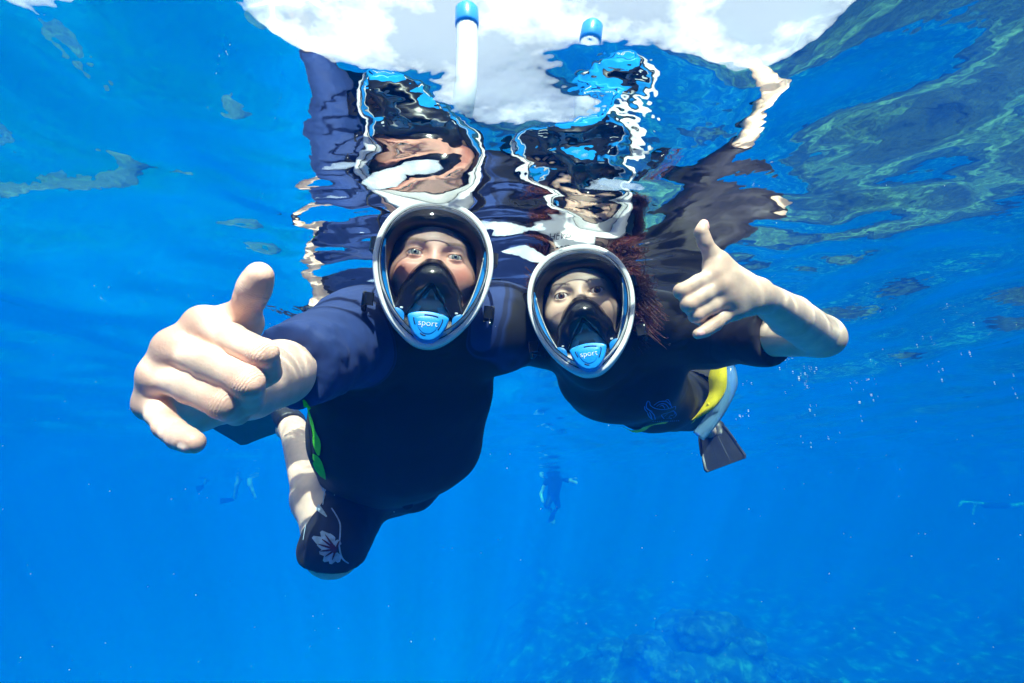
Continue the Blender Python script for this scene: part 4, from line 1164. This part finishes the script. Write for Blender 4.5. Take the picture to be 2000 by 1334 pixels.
# ------------------------------------------------------------------ flotation belt round the woman's hips
belt = empty('flotation_belt', W3); tag(belt, 'yellow belt with clear blue tube round the hips of the woman', 'belt')
bp_ = subdiv_path(np.array([at(1418, 690, 1.40), at(1424, 720, 1.37), at(1424, 752, 1.35), at(1408, 790, 1.34), at(1386, 825, 1.33), at(1364, 852, 1.33)]), 6)
V, F = tube(bp_, np.concatenate([np.linspace(.012, .021, 12), np.linspace(.021, .017, len(bp_) - 12)]), 14); mesh_obj('tube', V, F, M_TUBEBLUE, belt)
A_ = subdiv_path(np.array([at(1392, 712, 1.37), at(1384, 735, 1.365), at(1384, 770, 1.36), at(1364, 805, 1.355), at(1348, 822, 1.36)]), 6)
B_ = subdiv_path(np.array([at(1418, 704, 1.33), at(1420, 735, 1.32), at(1416, 765, 1.32), at(1392, 798, 1.325), at(1362, 818, 1.345)]), 6)
Cn = (A_ + B_) / 2 + np.array([nrm(CAMP - p) * .008 for p in (A_ + B_) / 2])
bk = lambda q: q + np.array([nrm(q_ - CAMP) * .012 for q_ in q])
V, F = loft([np.array(r) for r in zip(A_, Cn, B_, bk(B_), bk(Cn), bk(A_))], True, True); mesh_obj('foam_band', V, F, M_YELLOW, belt)
for ln in ([(1348, 822, 10), (1362, 806, 12), (1386, 790, 10)], [(1212, 836, 12), (1232, 838, 14), (1252, 835, 12), (1264, 827, 13), (1282, 822, 11), (1300, 820, 8)]):
    V, F = strokes(ubv, [ln], .008, 1.38)
    k = len(V) // 2; L_, R_ = V[:k], V[k:]; off = lambda q: q + np.array([nrm(v - CAMP) for v in q]) * .004
    V, F = loft([np.array(r) for r in zip(L_, R_, off(R_), off(L_))], True, True)
    mesh_obj('strap', V, F, M_YELLOW, belt, False)
V, F = tube(np.array([at(1382, 788, 1.34), at(1387, 793, 1.335)]), .004, 8); mesh_obj('toggle', V, F, M_YELLOW, belt)
# ------------------------------------------------------------------ far swimmers
def swim_mat(name, skin, suit):
    m, n, l, out = new_mat(name)
    a = attr_node(n, 'suit'); t = noise_node(n, l, 5.0, 3)
    r = ramp(n, l, a.outputs['Fac'], [(0.45, skin), (0.55, suit)])
    v = ramp(n, l, t.outputs['Fac'], [(0.35, (.6,) * 3), (0.65, (1.2,) * 3)])
    c = mixc(n, l, 1.0, r.outputs[0], v.outputs[0], 'MULTIPLY'); pbsdf(n, l, out, c.outputs[0], .6, .3)
    return m
M_SWIM = swim_mat('far_swimmer_dark_suit', (.75, .58, .45), (.02, .022, .03))
M_SWIM_B = swim_mat('far_swimmer_blue_suit', (.80, .60, .47), (.02, .05, .22))
def swimmer(label, D, suit_segs, skin_segs, fins, mat):
    """segments: ((px, py, depth offset), (px, py, depth offset), r0, r1) in metres of radius"""
    Q = lambda p: at(p[0], p[1], D + p[2] * 2.4); sc = 2.15
    suit_segs = [(a, b, r0 * sc, r1 * sc) for a, b, r0, r1 in suit_segs]; skin_segs = [(a, b, r0 * sc, r1 * sc) for a, b, r0, r1 in skin_segs]; fins = [(a, b, r0 * sc, r1 * sc) for a, b, r0, r1 in fins]
    root = empty('person', Q(suit_segs[0][0])); tag(root, label, 'person', 'far swimmers in the blue')
    P = [(cone(Q(a), Q(b), r0, r1), .08) for a, b, r0, r1 in suit_segs] + [(cone(Q(a), Q(b), r0, r1), .05) for a, b, r0, r1 in skin_segs]
    V, F = build(P, .06, .1)
    ds = np.min([dist_seg(V, Q(a), Q(b))[0] - max(r0, r1) for a, b, r0, r1 in suit_segs], 0)
    dk = np.min([dist_seg(V, Q(a), Q(b))[0] - min(r0, r1) for a, b, r0, r1 in skin_segs], 0)
    sdf_obj('body', V, F, mat, root, {'suit': np.clip(.5 + (dk - ds) / .1, 0, 1)})
    for a, b, w0, w1 in fins:
        a, b = Q(a), Q(b); ax = nrm(b - a); wd = nrm(np.cross(ax, nrm(CAMP - a))); nn = np.cross(ax, wd)
        rings = [np.array([a + (b - a) * t + wd * s * lerp(w0, w1, t) + nn * u * .012 for s, u in ((-1, -1), (1, -1), (1, 1), (-1, 1))]) for t in np.linspace(0, 1, 5)]
        V, F = loft(rings, True, True); mesh_obj('fin', V, F, M_RUBBER, root, False)
swimmer('dim upright swimmer in a dark suit, seen between the two snorkelers', 29.0,
        [((1086, 932, 0), (1081, 962, 0), .20, .17), ((1078, 966, 0), (1068, 988, -.2), .11, .08), ((1084, 966, 0), (1090, 988, .2), .11, .08), ((1080, 926, 0), (1066, 942, 0), .09, .07), ((1092, 927, 0), (1108, 938, 0), .09, .07)],
        [((1081, 920, -.05), (1083, 916, -.05), .11, .11), ((1066, 942, 0), (1056, 965, 0), .055, .045), ((1056, 965, 0), (1060, 980, -.2), .045, .04), ((1108, 938, 0), (1126, 943, -.2), .06, .045), ((1090, 988, .2), (1080, 1004, .5), .06, .05), ((1068, 988, -.2), (1076, 996, .3), .06, .05)],
        [((1080, 1000, .4), (1077, 1022, .2), .05, .11)], M_SWIM)
swimmer('faint swimmer lying flat just below the surface beside the black vest', 30.0,
        [((922, 909, 0), (950, 912, .1), .16, .14), ((946, 914, 0), (946, 922, -.1), .06, .04)], [((915, 906, 0), (902, 905, 0), .07, .09), ((950, 913, 0), (976, 914, 0), .075, .05), ((950, 912, .3), (964, 913, .6), .07, .05)], [], M_SWIM)
swimmer('pale legged swimmer treading water under the fist of the man', 29.0,
        [((470, 885, 0), (477, 916, 0), .17, .14), ((478, 918, 0), (484, 924, 0), .15, .13)],
        [((471, 876, 0), (472, 872, 0), .11, .11), ((472, 926, 0), (463, 946, 0), .085, .065), ((463, 946, 0), (458, 974, .1), .065, .045), ((486, 926, 0), (488, 946, 0), .085, .065), ((488, 946, 0), (499, 973, .1), .06, .04), ((462, 893, 0), (430, 899, 0), .05, .04), ((430, 899, 0), (417, 898, 0), .04, .04), ((484, 890, 0), (492, 880, 0), .05, .045), ((492, 880, 0), (490, 896, -.2), .04, .035)],
        [((456, 976, .1), (430, 979, .3), .04, .09)], M_SWIM_B)
swimmer('faintest swimmer, leftmost of all, just below the little finger of the fist', 32.0,
        [((410, 886, 0), (404, 912, 0), .16, .13)], [((411, 878, 0), (412, 874, 0), .11, .11), ((400, 918, 0), (378, 921, 0), .09, .10), ((412, 914, 0), (417, 918, 0), .08, .07), ((417, 918, 0), (400, 944, .1), .07, .05), ((420, 888, 0), (432, 884, 0), .05, .04)], [((398, 950, .1), (384, 956, .2), .05, .11)], M_SWIM_B)
swimmer('faint swimmer near the right edge with bent arm stretched forward', 36.0,
        [((1925, 986, 0), (1965, 988, .2), .12, .11)], [((1925, 984, 0), (1880, 980, 0), .05, .04), ((1905, 982, 0), (1900, 1005, -.1), .045, .035), ((1880, 980, 0), (1872, 990, 0), .05, .04), ((1965, 988, .2), (2010, 984, .4), .07, .05)], [], M_SWIM)

# ------------------------------------------------------------------ coral heads on the reef mound
def coral_mesh(seed):
    bm = bmesh.new(); bmesh.ops.create_icosphere(bm, subdivisions=4, radius=1.0)
    P = np.array([v.co[:] for v in bm.verts])
    r = 1 + .42 * fbm(P * 1.5 + seed, 3) + .22 * np.abs(pnoise(P * 4.0 + seed)) + .09 * pnoise(P * 11 + seed)
    P = P * r[:, None]; P[:, 2] *= .75
    for v, p in zip(bm.verts, P): v.co = p
    me = bpy.data.meshes.new('coral_head'); bm.to_mesh(me); bm.free()
    me.polygons.foreach_set('use_smooth', [True] * len(me.polygons)); return me
m, n, l, out = new_mat('coral_crust')
t1 = noise_node(n, l, 2.2, 6, .65)
r = ramp(n, l, t1.outputs['Fac'], [(.36, (.02, .03, .02)), (.5, (.05, .065, .03)), (.62, (.13, .17, .08))])
b = pbsdf(n, l, out, r.outputs[0], .9, .2); t2 = noise_node(n, l, 9.0, 4); bb = bump(n, l, t2.outputs['Fac'], .8, .05); l.new(bb.outputs[0], b.inputs['Normal'])
cms = [coral_mesh(s) for s in (3.1, 8.7, 15.2)]
for me in cms: me.materials.append(m)
rg = random.Random(21)
for i in range(22):
    x, y = rg.gauss(7.6, 3.0), rg.uniform(19.5, 26.0); s = rg.uniform(.4, 1.15)
    o = bpy.data.objects.new('coral_head', cms[i % 3]); COL.objects.link(o)
    o.location = (x, y, float(seabed_z(np.array([x]), np.array([y]))[0]) + s * .3); o.scale = (s, s, s * rg.uniform(.7, 1.2)); o.rotation_euler = (0, 0, rg.uniform(0, 6.3))
    tag(o, 'knobbly coral head on the dim reef at lower right', 'coral', 'coral heads on the reef mound')

# ------------------------------------------------------------------ drifting specks and surface bubbles
def specks(name, pts, rads, mat):
    ico = bmesh.new(); bmesh.ops.create_icosphere(ico, subdivisions=2, radius=1.0)
    P = np.array([v.co[:] for v in ico.verts]); Fi = np.array([[v.index for v in f.verts] for f in ico.faces]); ico.free()
    V = np.concatenate([P * np.asarray(r) + p for p, r in zip(pts, rads)]); F = np.concatenate([Fi + k * len(P) for k in range(len(pts))])
    o = mesh_obj(name, V, F, mat); o['kind'] = 'stuff'; return o
rg = random.Random(4)
pts, rads = [], []
for _ in range(260):
    d = rg.uniform(.35, 2.6); p = at(rg.uniform(0, 2000), rg.uniform(350, 1334), d)
    if p[2] > -.05: continue
    pts.append(p); rads.append(v3(1, 1, 1) * rg.uniform(.2, .75) * d * .0011)
specks('floating_specks', pts, rads, simple_mat('pale_plankton', (.75, .74, .68), .6, .3))
pts, rads = [], []
def surf_pt(px, py):
    d = at(px, py, 1.0) - CAMP
    if d[2] <= 0.02: return None
    t = (0 - CAMP[2]) / d[2]; p = CAMP + d * t
    p[2] = float(wave_z(np.array([p[0]]), np.array([p[1]]))[0]) - .004
    return p
cl = [(rg.uniform(1425, 1720), rg.uniform(690, 870)) for _ in range(10)]
for (cx_, cy_) in cl:
    for _ in range(rg.randint(2, 7)):
        p = surf_pt(cx_ + rg.gauss(0, 18), cy_ + rg.gauss(0, 7))
        if p is None: continue
        pts.append(p); s = rg.uniform(.25, .75) * .0010 * np.linalg.norm(p - CAMP); rads.append(v3(s * rg.uniform(1, 3), s, s * .6))
for _ in range(40):
    p = surf_pt(rg.uniform(1300, 1990), rg.uniform(600, 860))
    if p is not None: pts.append(p); s = rg.uniform(.3, .7) * .0010 * np.linalg.norm(p - CAMP); rads.append(v3(s * 1.5, s, s * .6))
specks('surface_bubbles', pts, rads, simple_mat('foam_bubble', (.9, .92, .93), .15, .6))
